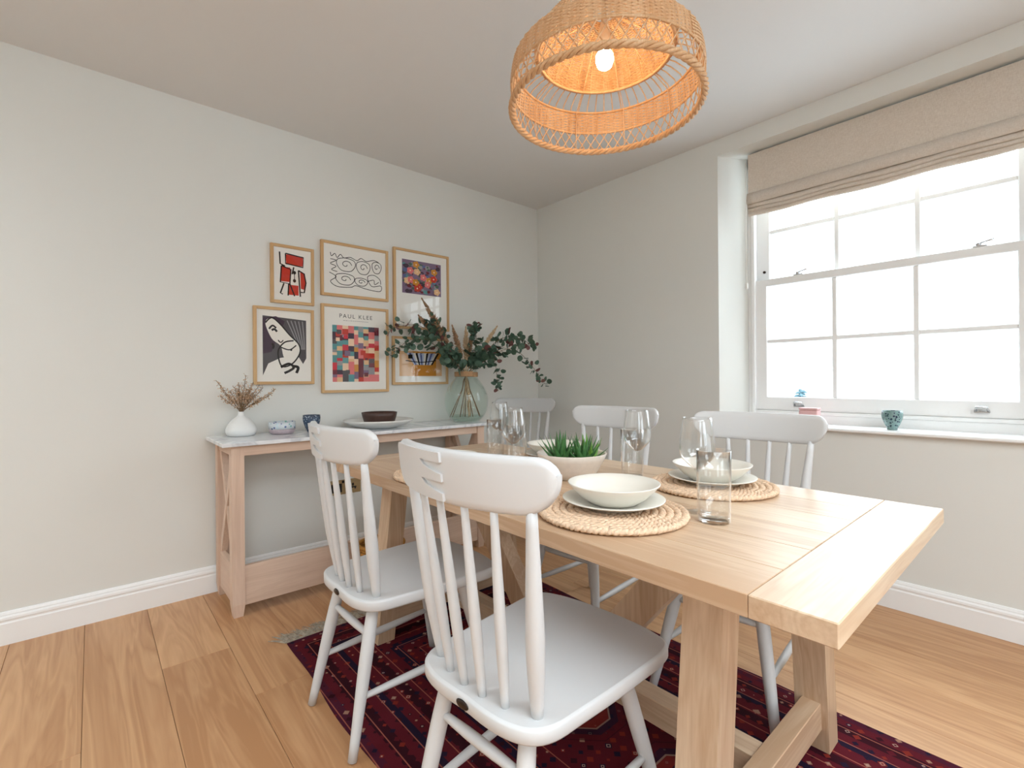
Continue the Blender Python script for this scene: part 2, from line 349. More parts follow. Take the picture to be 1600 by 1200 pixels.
# ------------------------------------------------------------------ sash window (local: x along wall, +y outward, origin at opening centre on wall face, z = floor)
def make_window():
    w = empty('window_1'); struct(w)
    F0 = RD  # frame plane
    ih = OPH - SPL  # half width inside the splay (.648)
    g = .54          # half width of glass
    mb = MB()
    for s in (-1, 1):
        mb.box((min(s * ih, s * (g + .075)), F0, OP_B), (max(s * ih, s * (g + .075)), F0 + .16, OP_T), .003)
        mb.box((min(s * (g + .083), s * (g + .062)), F0 - .012, OP_B + .05), (max(s * (g + .083), s * (g + .062)), F0 + .02, OP_T), .003)
    mb.box((-ih, F0, 2.462), (ih, F0 + .16, OP_T), .003); mb.box((-ih, F0 + .0, .862), (ih, F0 + .2, .915), .004)
    mb.box((-g - .075, F0 - .008, .912), (g + .075, F0 + .02, .932), .004)
    mb.build('box_frame', M['trim'], w)
    MB().box((-OPH - .035, -.032, OP_B), (OPH + .035, F0 + .01, .866), .005).build('window_sill', M['trim'], w)
    def sash(name, y0, z0, z1, br, tr, bars):
        h = g + .079
        m = MB()
        for s in (-1, 1): m.box((min(s * h, s * g), y0, z0), (max(s * h, s * g), y0 + .042, z1), .004)
        m.box((-h, y0, z0), (h, y0 + .042, z0 + br), .004); m.box((-h, y0, z1 - tr), (h, y0 + .042, z1), .004)
        sh = m.build(name, M['trim'], w)
        a, b = z0 + br, z1 - tr
        zs = [a] + bars + [b]; xs = [-g, -.18, .18, g]
        for x in xs[1:-1]:
            MB().box((x - .0125, y0 + .006, a), (x + .0125, y0 + .038, b), .004).build('glazing_bar', M['trim'], sh)
        for z in zs[1:-1]:
            for i in range(3): MB().box((xs[i] + (.01 if i else 0), y0 + .007, z - .0125), (xs[i + 1] - (.01 if i < 2 else 0), y0 + .037, z + .0125), .004).build('glazing_bar', M['trim'], sh)
        for i in range(3):
            for j in range(len(zs) - 1):
                x0 = xs[i] + (.01 if i else 0); x1 = xs[i + 1] - (.01 if i < 2 else 0); za = zs[j] + (.01 if j else 0); zb = zs[j + 1] - (.01 if j < len(zs) - 2 else 0)
                m = MB(); m.add([(x0, y0 + .022, za), (x1, y0 + .022, za), (x1, y0 + .022, zb), (x0, y0 + .022, zb)], [(0, 1, 2, 3)]); m.build('pane', M['pane'], sh)
        return sh
    lo = sash('lower_sash', F0 + .012, .932, 1.745, .083, .046, [1.358])
    up = sash('upper_sash', F0 + .062, 1.70, 2.47, .046, .06, [2.047])
    for x in (-.36, .42):
        m = MB(); m.box((x - .028, F0 - .004, .958), (x + .028, F0 + .012, .968), .002); m.tube([(x - .022, F0 - .004, .968), (x - .018, F0 - .024, .985), (x + .018, F0 - .024, .985), (x + .022, F0 - .004, .968)], .006, 8); m.box((x - .012, F0 - .02, .985), (x + .012, F0 + .0, .992), .002)
        m.build('sash_lift', M['chrome'], lo)
        m = MB(); m.box((x - .03, F0 + .014, 1.745), (x + .02, F0 + .05, 1.751), .001); m.lathe([(.012, 0), (.012, .012), (.006, .016), (0, .017)], 12, (x - .01, F0 + .03, 1.751)); m.tube([(x - .01, F0 + .03, 1.764), (x + .02, F0 + .02, 1.768), (x + .045, F0 + .014, 1.772)], [.005, .004, .006], 8)
        m.build('sash_fastener', M['chrome'], lo)
    m = MB().lathe([(0, -.006), (.008, -.006), (.008, .004), (0, .004)], 12); so = m.build('sash_stop', M['darkmetal'], up, (-g - .03, F0 + .058, 1.80)); so.rotation_euler = (PI / 2, 0, 0)
    return w
win1 = make_window(); win1.location = (OPC, YW, 0)
for i, (x, y, rz) in enumerate([(XR, y, -PI / 2) for y in ADDED_FW]):  # unseen copies of the window, added to let in more daylight
    c = copy_tree(win1); c.name = 'window_%d' % (i + 2); c.location = (x, y, 0); c.rotation_euler = (0, 0, rz)
# sky portals: daylight enters through the seen window and the two added ones
for x, y, rz in [(OPC, YW + .36, 0)] + [(XR + .36, y, -PI / 2) for y in ADDED_FW]:
    ld = bpy.data.lights.new('window_portal', 'AREA'); ld.shape = 'RECTANGLE'; ld.size = 1.3; ld.size_y = 1.66
    lo = bpy.data.objects.new('window_portal', ld); COL.objects.link(lo); lo.location = (x, y, 1.69)
    lo.rotation_euler = (-PI / 2, 0, rz); ld.cycles.is_portal = True
def added_rooflight(n, SX0, SX1, SY0, SY1):  # unseen opening added to bring daylight from above
    cx, cy = (SX0 + SX1) / 2, (SY0 + SY1) / 2; hx, hy = (SX1 - SX0) / 2, (SY1 - SY0) / 2
    d = struct(empty('window_%d' % n, (cx, cy, ZC + .14))); m = MB()
    for x in (-hx, -.03, hx - .06): m.box((x, -hy, 0), (x + .06, hy, .06), .003)
    for y in (-hy, hy - .06): m.box((-hx, y, 0), (hx, y + .06, .06), .003)
    m.build('added_rooflight_frame', M['trim'], d)
    for a, b in ((-hx + .06, -.03), (.03, hx - .06)):
        m = MB(); m.add([(a, -hy + .06, .03), (b, -hy + .06, .03), (b, hy - .06, .03), (a, hy - .06, .03)], [(0, 1, 2, 3)]); m.build('pane', M['pane'], d)
    ld = bpy.data.lights.new('added_rooflight_portal', 'AREA'); ld.shape = 'RECTANGLE'; ld.size = 2 * hx; ld.size_y = 2 * hy
    lo = bpy.data.objects.new('added_rooflight_portal', ld); COL.objects.link(lo); lo.location = (cx, cy, ZC + .215); ld.cycles.is_portal = True
for _i, _q in enumerate(ADDED_ROOFLIGHTS): added_rooflight(4 + _i, *_q)

# roman blind
def roman_blind():
    b = empty('roman_blind', (OPC, YW + .10, 0)); tag(b, 'natural linen roman blind folded up at the top of the window', 'blind')
    hw = .603
    m = MB(); m.box((-hw, .004, 2.15), (hw, .012, 2.508), .003); m.build('blind_panel', M['linen'], b)
    m = MB(); m.box((-hw + .004, .012, 2.47), (hw - .004, .05, 2.512), .003); m.build('headrail', M['trim'], b)
    rg = random.Random(5)
    for k, (zt, zb, yo) in enumerate([(2.268, 2.196, -.016), (2.205, 2.172, -.006), (2.18, 2.152, .0), (2.16, 2.128, .006)]):
        # each fold is a soft drooping lip of cloth
        N = 30; vs = []; prof = [(.022, zt), (.004, zt - .004), (-.004, (zt + zb) / 2), (-.002, zb + .006), (.006, zb), (.016, zb + .006), (.022, zt - .012)]
        ph = rg.uniform(0, 6)
        for i in range(N + 1):
            x = -hw + 2 * hw * i / N; sag = .004 * math.sin(i * .55 + ph) * (k > 0) + (.006 * math.sin(PI * i / N) * (k > 0))
            for (d, z) in prof: vs.append((x, d + yo, z - sag * (1 if z < zt - .01 else .4)))
        n = len(prof); fs = [(i * n + j, i * n + (j + 1) % n, (i + 1) * n + (j + 1) % n, (i + 1) * n + j) for i in range(N) for j in range(n)]
        fs += [tuple(range(n - 1, -1, -1)), tuple(N * n + j for j in range(n))]
        m = MB(); m.add(vs, fs, 0, True); m.build('blind_fold', M['linen'], b)
    c = MB().tube([(-hw - .02, .03, 2.48), (-hw - .022, .03, 1.72)], .002, 6); c.tube([(-hw - .028, .034, 2.48), (-hw - .028, .034, 1.72)], .002, 6); c.build('pull_cord', M['cord'], b)
    m = MB().box((-hw - .033, .026, 1.69), (-hw - .017, .042, 1.725), .003); m.build('cord_cleat', M['cord'], b)
roman_blind()

# outside: pale hills with the mist in their colour and the top of one conifer
def outside():
    m = MB(); N = 120; vs = []; fs = []
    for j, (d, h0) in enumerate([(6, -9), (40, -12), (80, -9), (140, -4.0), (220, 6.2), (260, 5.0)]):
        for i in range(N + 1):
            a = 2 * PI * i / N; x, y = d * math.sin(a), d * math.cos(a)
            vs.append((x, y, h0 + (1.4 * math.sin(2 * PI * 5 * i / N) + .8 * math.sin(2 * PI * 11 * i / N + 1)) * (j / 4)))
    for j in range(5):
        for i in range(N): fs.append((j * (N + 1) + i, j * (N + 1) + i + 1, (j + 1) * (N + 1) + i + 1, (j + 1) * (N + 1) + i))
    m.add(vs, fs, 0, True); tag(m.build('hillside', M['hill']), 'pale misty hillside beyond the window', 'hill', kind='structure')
    # conifer
    base = on_z(1251, 640, 1.13 - 46 / FPX * 32) ; d = ray(1251, 606); top = CAM + d * (32 / d.y)
    t = empty('conifer_tree', (top.x, top.y, top.z - 6)); tag(t, 'blue-grey conifer top rising beyond the window pane', 'tree')
    MB().tube([(0, 0, 0), (0, 0, 5.8)], [.14, .02], 8).build('trunk', M['tree'], t)
    m = MB(); rg = random.Random(2)
    for k in range(70):
        z = .8 + 5.1 * k / 70; L = (6.1 - z) * .62 * rg.uniform(.6, 1.2) + .12; a = k * 2.4
        dx, dy = math.cos(a), math.sin(a)
        p = [(0, 0, z), (dx * L * .5, dy * L * .5, z + .04), (dx * L, dy * L, z - .12 * L)]
        m.tube(p, [.10 + .05 * L, .13 * L + .05, .02], 6)
    m.build('foliage', M['tree'], t)
outside()

# ------------------------------------------------------------------ dining table
def dining_table():
    x0, x1, y0, y1, zt, th = -2.26, -.225, .844, 1.80, .76, .041
    cx, cy = (x0 + x1) / 2, (y0 + y1) / 2
    t = empty('dining_table', (cx, cy, 0)); tag(t, 'pale oak trestle dining table with breadboard ends and diagonal braces', 'table')
    def P(mb, name, mat): return mb.build(name, mat, t)
    bw = .134; n = 6; w = (y1 - y0) / n
    for i in range(n):
        a = -(y1 - y0) / 2 + i * w
        P(MB().box((x0 - cx + bw + .0006, a + .0004, zt - th), (x1 - cx - bw - .0006, a + w - .0004, zt), .0014), 'tabletop_plank', M['oakX'])
    for s in (0, 1):
        a, b = (x0 - cx, x0 - cx + bw) if s == 0 else (x1 - cx - bw, x1 - cx)
        P(MB().box((a, y0 - cy, zt - th), (b, y1 - cy, zt), .002), 'breadboard_end', M['oakY'])
    for ex in (-2.018, -.557):
        xa, xb = ex - cx, ex + .09 - cx
        for s in (-1, 1):
            yo_t, yo_b = (.99 - cy, .912 - cy)   # outer face of the near leg, top and bottom
            yi_t, yi_b = yo_t + .078, yo_b + .078
            if s > 0: yo_t, yo_b, yi_t, yi_b = -yo_t, -yo_b, -yi_t, -yi_b
            zt_ = zt - th
            bot = [(xa, yo_b, .0048), (xb, yo_b, .0048), (xb, yi_b, .0048), (xa, yi_b, .0048)]; top = [(xa, yo_t, zt_), (xb, yo_t, zt_), (xb, yi_t, zt_), (xa, yi_t, zt_)]
            if s > 0: bot.reverse(); top.reverse()
            P(MB().hexa(bot, top), 'leg', M['oakZ'])
        P(MB().box((xa + .02, .96 - cy, .072), (xb - .018, 1.684 - cy, .155), .002), 'crossbar', M['oakY'])
        P(MB().box((xa + .01, 1.0 - cy, zt - th - .05), (xb - .01, 1.644 - cy, zt - th), .002), 'top_bearer', M['oakY'])
    P(MB().box((-2.018 + .07 - cx, -.035, .074), (-.557 + .02 - cx, .035, .15), .002), 'stretcher', M['oakX'])
    for s in (-1, 1):
        # diagonal brace from the low stretcher up to the top near the trestle
        xb_, xt = s * .14, s * .60
        wv = .125
        q = [(xb_ - s * wv / 2, .148), (xb_ + s * wv / 2, .148), (xt + s * wv / 2, zt - th), (xt - s * wv / 2, zt - th)]
        a = [(x, -.032, z) for x, z in q]; b = [(x, .032, z) for x, z in q]
        P(MB().hexa(a, b), 'brace', M['oakZ'])
    return t
dining_table()

# ------------------------------------------------------------------ chairs
def chair():
    c = empty('dining_chair')
    zs, th = .459, .036
    half = [(0, -.252), (.07, -.254), (.125, -.248), (.172, -.228), (.199, -.185), (.208, -.11), (.218, .0), (.224, .11), (.227, .19), (.213, .242), (.165, .266), (.09, .279)]
    out = half + [(0, .282)] + [(-x, y) for x, y in half[:0:-1]]
    out = [(p.x, p.y) for p in spline([(x, y, 0) for x, y in out], 4, True)]
    def loop(ins, z): return [(x * (1 - ins / .22), (y - .015) * (1 - ins / .25) + .015, z) for x, y in out]
    loops = [loop(.016, zs - th), loop(.004, zs - th + .002), loop(.0, zs - th + .008), loop(.0, zs - .006), loop(.002, zs - .002), loop(.007, zs)]
    m = MB(); n = len(out); vs = [v for l in loops for v in l]; fs = []
    for i in range(len(loops) - 1):
        for k in range(n): fs.append((i * n + k, i * n + (k + 1) % n, (i + 1) * n + (k + 1) % n, (i + 1) * n + k))
    fs.append(tuple(range(n - 1, -1, -1))); m.add(vs, fs, 0, True)
    m.add(loops[-1], [tuple(range(n))], 0, False)
    m.build('seat', M['chair'], c)
    # back: outer posts and slim spindles, thickest a little below the middle
    def spin(name, b, t, r0, rm, r1):
        b, t = Vector(b), Vector(t); N = 12; pts = [b + (t - b) * (i / N) for i in range(N + 1)]
        rad = []
        for i in range(N + 1):
            u = i / N
            rad.append(r0 + (rm - r0) * math.sin(PI / 2 * min(1, u / .4)) if u < .4 else rm + (r1 - rm) * ((u - .4) / .6) ** 1.1)
        MB().tube(pts, rad, 12).build(name, M['chair'], c)
    ky = lambda x, z: -.281 + .95 * x * x - .12 * (z - .88)
    for s in (-1, 1):
        spin('post', (s * .154, -.187, zs - .01), (s * .195, ky(.195, .888) + .002, .888), .0115, .0195, .0105)
        spin('spindle', (s * .089, -.212, zs - .01), (s * .117, ky(.117, .882) + .001, .882), .0085, .0125, .0075)
        spin('spindle', (s * .029, -.221, zs - .01), (s * .041, ky(.041, .882) + .001, .882), .0085, .0125, .0075)
    # crest rail
    hw, z0, z1, rt, rb = .251, .872, .986, .04, .075
    def zr(s):
        a = abs(s); lo = z0 + .006 * (a / hw) ** 2; hi = z1
        if a > hw - rt: hi = z1 - rt + math.sqrt(max(0, rt * rt - (a - hw + rt) ** 2))
        if a > hw - rb: lo = lo + rb - math.sqrt(max(0, rb * rb - (a - hw + rb) ** 2))
        return lo, max(hi, lo + .004)
    ss = [hw * math.sin(PI / 2 * (i / 22)) for i in range(-22, 23)]
    rows = [(0, .5), (.05, .88), (.15, 1), (.5, 1), (.85, 1), (.95, .88), (1, .5)]
    def crest_grid(ss, rows, offs):
        g = []
        for s in ss:
            lo, hi = zr(s); e = 1 if abs(s) < hw - .012 else .55 + .45 * (hw - abs(s)) / .012
            g.append([(s, ky(s, lo + (hi - lo) * v) + offs * h * e, lo + (hi - lo) * v) for v, h in rows])
        return g
    m = MB(); T = .0125; gf = crest_grid(ss, rows, T); gb = crest_grid(ss, rows, -T); R_, S_ = len(rows), len(ss)
    vs = [p for col in gf for p in col] + [p for col in gb for p in col]; o2 = R_ * S_; fs = []
    for i in range(S_ - 1):
        for j in range(R_ - 1):
            a, b, c_, d = i * R_ + j, (i + 1) * R_ + j, (i + 1) * R_ + j + 1, i * R_ + j + 1
            fs.append((d, c_, b, a)); fs.append((o2 + a, o2 + b, o2 + c_, o2 + d))
        for j in (0, R_ - 1):
            a, b = i * R_ + j, (i + 1) * R_ + j; fs.append((a, b, o2 + b, o2 + a) if j == 0 else (b, a, o2 + a, o2 + b))
    for i in (0, S_ - 1):
        for j in range(R_ - 1):
            a, b = i * R_ + j, i * R_ + j + 1; fs.append((b, a, o2 + a, o2 + b) if i == 0 else (a, b, o2 + b, o2 + a))
    m.add(vs, fs, 0, True); cr = m.build('crest_rail', M['chair'], c)
    # raised half with three prongs on the rear face of the rail
    m = MB(); P0 = .006
    def patch(s_list, tl, th_):
        cols = []
        for s in s_list:
            lo, hi = zr(s); a, b = tl(s), th_(s)
            lo2, hi2 = lo + .006, hi - .006
            cols.append([(s, hi2 - (hi2 - lo2) * (a + (b - a) * k / 3)) for k in range(4)])
        n = 4; front = [(s, ky(s, z) - T + .001, z) for col in cols for s, z in col]; back = [(s, ky(s, z) - T - P0, z) for col in cols for s, z in col]
        o2 = len(front); fs = []
        for i in range(len(cols) - 1):
            for j in range(n - 1):
                a, b, c_, d = i * n + j, i * n + j + 1, (i + 1) * n + j + 1, (i + 1) * n + j
                fs.append((o2 + a, o2 + b, o2 + c_, o2 + d))
            for j in (0, n - 1):
                a, b = i * n + j, (i + 1) * n + j; fs.append((a, b, o2 + b, o2 + a) if j == n - 1 else (b, a, o2 + a, o2 + b))
        for i in (0, len(cols) - 1):
            for j in range(n - 1):
                a, b = i * n + j, i * n + j + 1; fs.append((a, b, o2 + b, o2 + a))
        m.add(front + back, fs)
    tip = -.078
    u = lambda s: (s - tip) / (0 - tip)
    patch([-.238 + (.238 + tip) * i / 10 for i in range(11)], lambda s: 0, lambda s: 1)
    sl = [tip + (-tip) * i / 6 for i in range(7)]
    patch(sl, lambda s: 0, lambda s: .20)
    patch(sl, lambda s: .205 + .235 * math.sqrt(max(0, u(s))), lambda s: .60)
    patch(sl, lambda s: .605 + .235 * math.sqrt(max(0, u(s))), lambda s: 1)
    m.build('carved_prongs', M['chair'], cr)
    # legs and stretchers
    def leg(t, f):
        t, f = Vector(t), Vector(f); N = 8; pts = [t + (f - t) * (i / N) for i in range(N + 1)]
        MB().tube(pts, [.0165, .019, .0205, .0205, .0195, .018, .0165, .015, .0135], 14).build('leg', M['chair'], c)
    RT, RF, FT, FF = (.127, -.184, .435), (.172, -.277, 0), (.128, .14, .435), (.207, .235, 0)
    for s in (-1, 1):
        leg((s * RT[0], RT[1], RT[2]), (s * RF[0], RF[1], 0)); leg((s * FT[0], FT[1], FT[2]), (s * FF[0], FF[1], 0))
    at = lambda T_, F_, z, s: Vector((s * (T_[0] + (F_[0] - T_[0]) * (T_[2] - z) / T_[2]), T_[1] + (F_[1] - T_[1]) * (T_[2] - z) / T_[2], z))
    def stre(a, b): 
        pts = [a + (b - a) * (i / 6) for i in range(7)]; MB().tube(pts, [.0085, .0105, .0122, .0128, .0122, .0105, .0085], 10).build('stretcher', M['chair'], c)
    for s in (-1, 1): stre(at(RT, RF, .165, s), at(FT, FF, .18, s))
    stre(at(RT, RF, .335, -1), at(RT, RF, .335, 1)); stre(at(FT, FF, .33, -1), at(FT, FF, .33, 1))
    b = MB().lathe([(0, -.002), (.014, -.002), (.016, 0), (.014, .002), (0, .002)], 20); bo = b.build('badge', M['darkmetal'], c, (0, -.2535, zs - .018)); bo.rotation_euler = (PI / 2, 0, 0); bo.scale = (1.25, .62, 1)
    bo['label'] = 'small dark oval metal badge'
    return c
c0 = chair()
GR = 'white spindle dining chairs'
spots = [((-.86, .84), 4.1, 'white spindle-back chair facing the window, nearest the bare end of the table'),
         ((-1.566, .852), .2, 'white spindle-back chair facing the window, in front of the console table'),
         ((-.80, 1.77), 184.5, 'white spindle-back chair with its back to the window sill'),
         ((-1.505, 1.785), 185, 'white spindle-back chair behind the succulent bowl, backing onto bare wall'),
         ((-2.70, 2.38), 209, 'white spindle-back chair standing in the corner of the room')]
for i, (xy, rz, lb) in enumerate(spots):
    o = c0 if i == 0 else copy_tree(c0)
    o.location = (xy[0], xy[1], .004 if i < 4 else 0); o.rotation_euler = (0, 0, math.radians(rz)); tag(o, lb, 'chair', GR)

# ------------------------------------------------------------------ rug
def rugmat():
    t = NT('red_persian_rug'); tc = t.node('ShaderNodeTexCoord'); sp = t.node('ShaderNodeSeparateXYZ'); t.link(tc.outputs['Object'], sp.inputs[0])
    X, Y = sp.outputs[0], sp.outputs[1]
    hx, hy = 1.32, .632
    dx = t.math('SUBTRACT', hx, t.math('ABSOLUTE', X)); dy = t.math('SUBTRACT', hy, t.math('ABSOLUTE', Y)); d = t.math('MINIMUM', dx, dy)
    # border bands by distance from the edge
    mar, dk, rust, navy, plum = lin((86, 22, 32)), lin((50, 14, 24)), lin((122, 40, 32)), lin((34, 22, 42)), lin((70, 24, 40))
    band = t.ramp(t.math('MULTIPLY', d, 2.2), [(0, plum), (.06, mar), (.13, dk), (.22, mar), (.30, navy), (.36, mar), (.48, dk), (.56, mar), (.70, navy), (.78, mar)], 'CONSTANT')
    # fine knots and little flowers
    mp = t.node('ShaderNodeMapping'); mp.inputs['Scale'].default_value = (26, 26, 26); t.link(tc.outputs['Object'], mp.inputs['Vector'])
    vo = t.node('ShaderNodeTexVoronoi', distance='MANHATTAN'); vo.inputs['Scale'].default_value = 1; vo.inputs['Randomness'].default_value = .35; t.link(mp.outputs[0], vo.inputs['Vector'])
    se = t.node('ShaderNodeSeparateColor'); t.link(vo.outputs['Color'], se.inputs[0])
    fl = t.ramp(se.outputs[0], [(0, rust), (.3, navy), (.5, mar), (.75, dk), (.93, lin((150, 110, 92)))], 'CONSTANT')
    m1 = t.math('LESS_THAN', vo.outputs['Distance'], .36)
    mx = t.node('ShaderNodeMix', data_type='RGBA'); t.link(m1, mx.inputs[0]); t.link(band, mx.inputs[6]); t.link(fl, mx.inputs[7])
    # cream ring specks
    ringm = t.math('MULTIPLY', t.math('GREATER_THAN', vo.outputs['Distance'], .15), t.math('LESS_THAN', vo.outputs['Distance'], .23))
    ringm = t.math('MULTIPLY', ringm, t.math('GREATER_THAN', se.outputs[1], .72))
    mx2 = t.node('ShaderNodeMix', data_type='RGBA'); t.link(ringm, mx2.inputs[0]); t.link(mx.outputs[2], mx2.inputs[6]); mx2.inputs[7].default_value = (*lin((168, 136, 124)), 1)
    # thin guard lines parallel to the edges
    fr = t.math('FRACT', t.math('MULTIPLY', d, 14.5)); ln = t.math('LESS_THAN', fr, .055)
    ln = t.math('MULTIPLY', ln, t.math('LESS_THAN', d, .47))
    mx3 = t.node('ShaderNodeMix', data_type='RGBA'); t.link(ln, mx3.inputs[0]); t.link(mx2.outputs[2], mx3.inputs[6]); mx3.inputs[7].default_value = (*lin((150, 84, 70)), 1)
    # octagonal medallions in the field
    mpx = t.math('SUBTRACT', t.math('FRACT', t.math('MULTIPLY', X, 2.6)), .5); mpy = t.math('SUBTRACT', t.math('FRACT', t.math('ADD', t.math('MULTIPLY', Y, 2.6), .5)), .5)
    r = t.math('MAXIMUM', t.math('MAXIMUM', t.math('ABSOLUTE', mpx), t.math('ABSOLUTE', mpy)), t.math('MULTIPLY', t.math('ADD', t.math('ABSOLUTE', mpx), t.math('ABSOLUTE', mpy)), .72))
    med = t.ramp(r, [(0, lin((176, 150, 130))), (.06, navy), (.13, rust), (.22, lin((150, 120, 104))), (.235, navy), (.30, mar), (.36, dk)], 'CONSTANT')
    inm = t.math('MULTIPLY', t.math('GREATER_THAN', d, .40), t.math('LESS_THAN', r, .37)); inm = t.math('MULTIPLY', inm, .75)
    mx4 = t.node('ShaderNodeMix', data_type='RGBA'); t.link(inm, mx4.inputs[0]); t.link(mx3.outputs[2], mx4.inputs[6]); t.link(med, mx4.inputs[7])
    t.link(mx4.outputs[2], t.b.inputs['Base Color']); t.b.inputs['Roughness'].default_value = .95; t.b.inputs['Specular IOR Level'].default_value = .1
    n = t.node('ShaderNodeTexNoise'); n.inputs['Scale'].default_value = 400; t.link(tc.outputs['Object'], n.inputs['Vector']); t.bump(n.outputs['Fac'], .5, .002)
    return t.mat
def rug():
    x0, x1, y0, y1 = -2.215, .425, .625, 1.885; cx, cy = (x0 + x1) / 2, (y0 + y1) / 2
    hx, hy = (x1 - x0) / 2, (y1 - y0) / 2; NX, NY = 80, 40; h = .0045; vs = []; fs = []
    def wav(x, y): return .008 * math.sin(x * 4.1 + 1) * (abs(y) / hy) + .004 * math.sin(x * 11)
    for j in range(NY + 1):
        for i in range(NX + 1):
            x = -hx + 2 * hx * i / NX; y = -hy + 2 * hy * j / NY
            vs.append((x + .006 * math.sin(y * 7) * abs(x) / hx, y + wav(x, y) * abs(y) / hy, h))
    n1 = len(vs); vs += [(x, y, 0) for x, y, z in vs]
    w = NX + 1
    for j in range(NY):
        for i in range(NX): a = j * w + i; fs.append((a, a + 1, a + w + 1, a + w))
    for i in range(NX): fs.append((i, n1 + i, n1 + i + 1, i + 1)); b = NY * w + i; fs.append((b, b + 1, n1 + b + 1, n1 + b))
    for j in range(NY): a = j * w; fs.append((a, a + w, n1 + a + w, n1 + a)); b = a + NX; fs.append((b, n1 + b, n1 + b + w, b + w))
    m = MB(); m.add(vs, fs); r = m.build('rug', rugmat(), None, (cx, cy, 0)); tag(r, 'dark red patterned rug with fringed ends under the table', 'rug')
    m = MB(); rg = random.Random(4)
    for s in (-1, 1):
        for k in range(420):
            y = -hy + 2 * hy * (k + .5) / 420; L = rg.uniform(.06, .105); dy = rg.uniform(-.03, .03) - .03 * (s < 0)
            a = (s * (hx - .002), y, .004); b = (s * (hx + L * .5), y + dy * .5, .004 + rg.uniform(0, .004)); c = (s * (hx + L), y + dy, .0025)
            m.tube([a, b, c], [.002, .0022, .001], 4, smooth=False)
    f = m.build('fringe', M['fringe'], r); f['kind'] = 'stuff'; f['label'] = 'short grey-cream yarn fringe'
rug()

# ------------------------------------------------------------------ console table
CT = .843
def console():
    y0, y1 = .458, 2.062; xa, xb = -3.018, -2.585
    cx, cy = (xa + xb) / 2, (y0 + y1) / 2
    t = empty('console_table', (cx, cy, 0)); tag(t, 'limed wood console table with a white marble top against the gallery wall', 'console table')
    P = lambda mb, n, m: mb.build(n, m, t)
    P(MB().box((xa - cx, y0 - cy, CT - .019), (xb - cx, y1 - cy, CT), .002), 'marble_top', M['marble'])
    L = .055; fx = -2.61 - cx; bx = xa + .012 - cx; ya, yb = .50 - cy, 2.02 - cy; zt = CT - .019
    for X in (fx - L, bx):
        for Y in (ya, yb - L):
            # square leg tapering to the foot
            q = lambda k: [(X + k, Y + k, 0), (X + L - k, Y + k, 0), (X + L - k, Y + L - k, 0), (X + k, Y + L - k, 0)]
            m = MB(); a = [(x, y, 0) for x, y, z in q(.007)]; b = [(x, y, .06) for x, y, z in q(0)]; c = [(x, y, zt) for x, y, z in q(0)]
            m.hexa(a, b); m.hexa(b, c); P(m, 'leg', M['limeZ'])
    P(MB().box((fx - L + .008, ya + L, zt - .05), (fx - .008, yb - L, zt), .001), 'apron', M['limeY']); P(MB().box((bx + .008, ya + L, zt - .05), (bx + L - .008, yb - L, zt), .001), 'apron', M['limeY'])
    for Y in (ya, yb - L): P(MB().box((bx + L, Y + .008, zt - .05), (fx - L, Y + L - .008, zt), .001), 'apron', M['limeX'])
    P(MB().box((fx - .034, ya + L, .05), (fx - .008, yb - L, .24), .002), 'lower_rail', M['limeY'])
    for Y in (ya + .01, yb - .034): P(MB().box((bx + L, Y, .05), (fx - L, Y + .024, .24), .002), 'lower_rail', M['limeX'])
    # X braces at both ends
    for Y in (ya + .012, yb - .012 - .03):
        z0, z1 = .24, zt - .05; x0, x1 = bx + L, fx - L
        for k, (p, q) in enumerate((((x0, z0), (x1, z1)), ((x1, z0), (x0, z1)))):
            d = Vector((q[0] - p[0], 0, q[1] - p[1])).normalized(); nn = Vector((-d.z, 0, d.x)) * .02
            yy = Y + .002 * k
            c4 = [Vector((p[0], yy, p[1])) - nn, Vector((p[0], yy, p[1])) + nn, Vector((q[0], yy, q[1])) + nn, Vector((q[0], yy, q[1])) - nn]
            P(MB().hexa(c4, [v + Vector((0, .028, 0)) for v in c4]), 'cross_brace', M['limeZ'])
console()

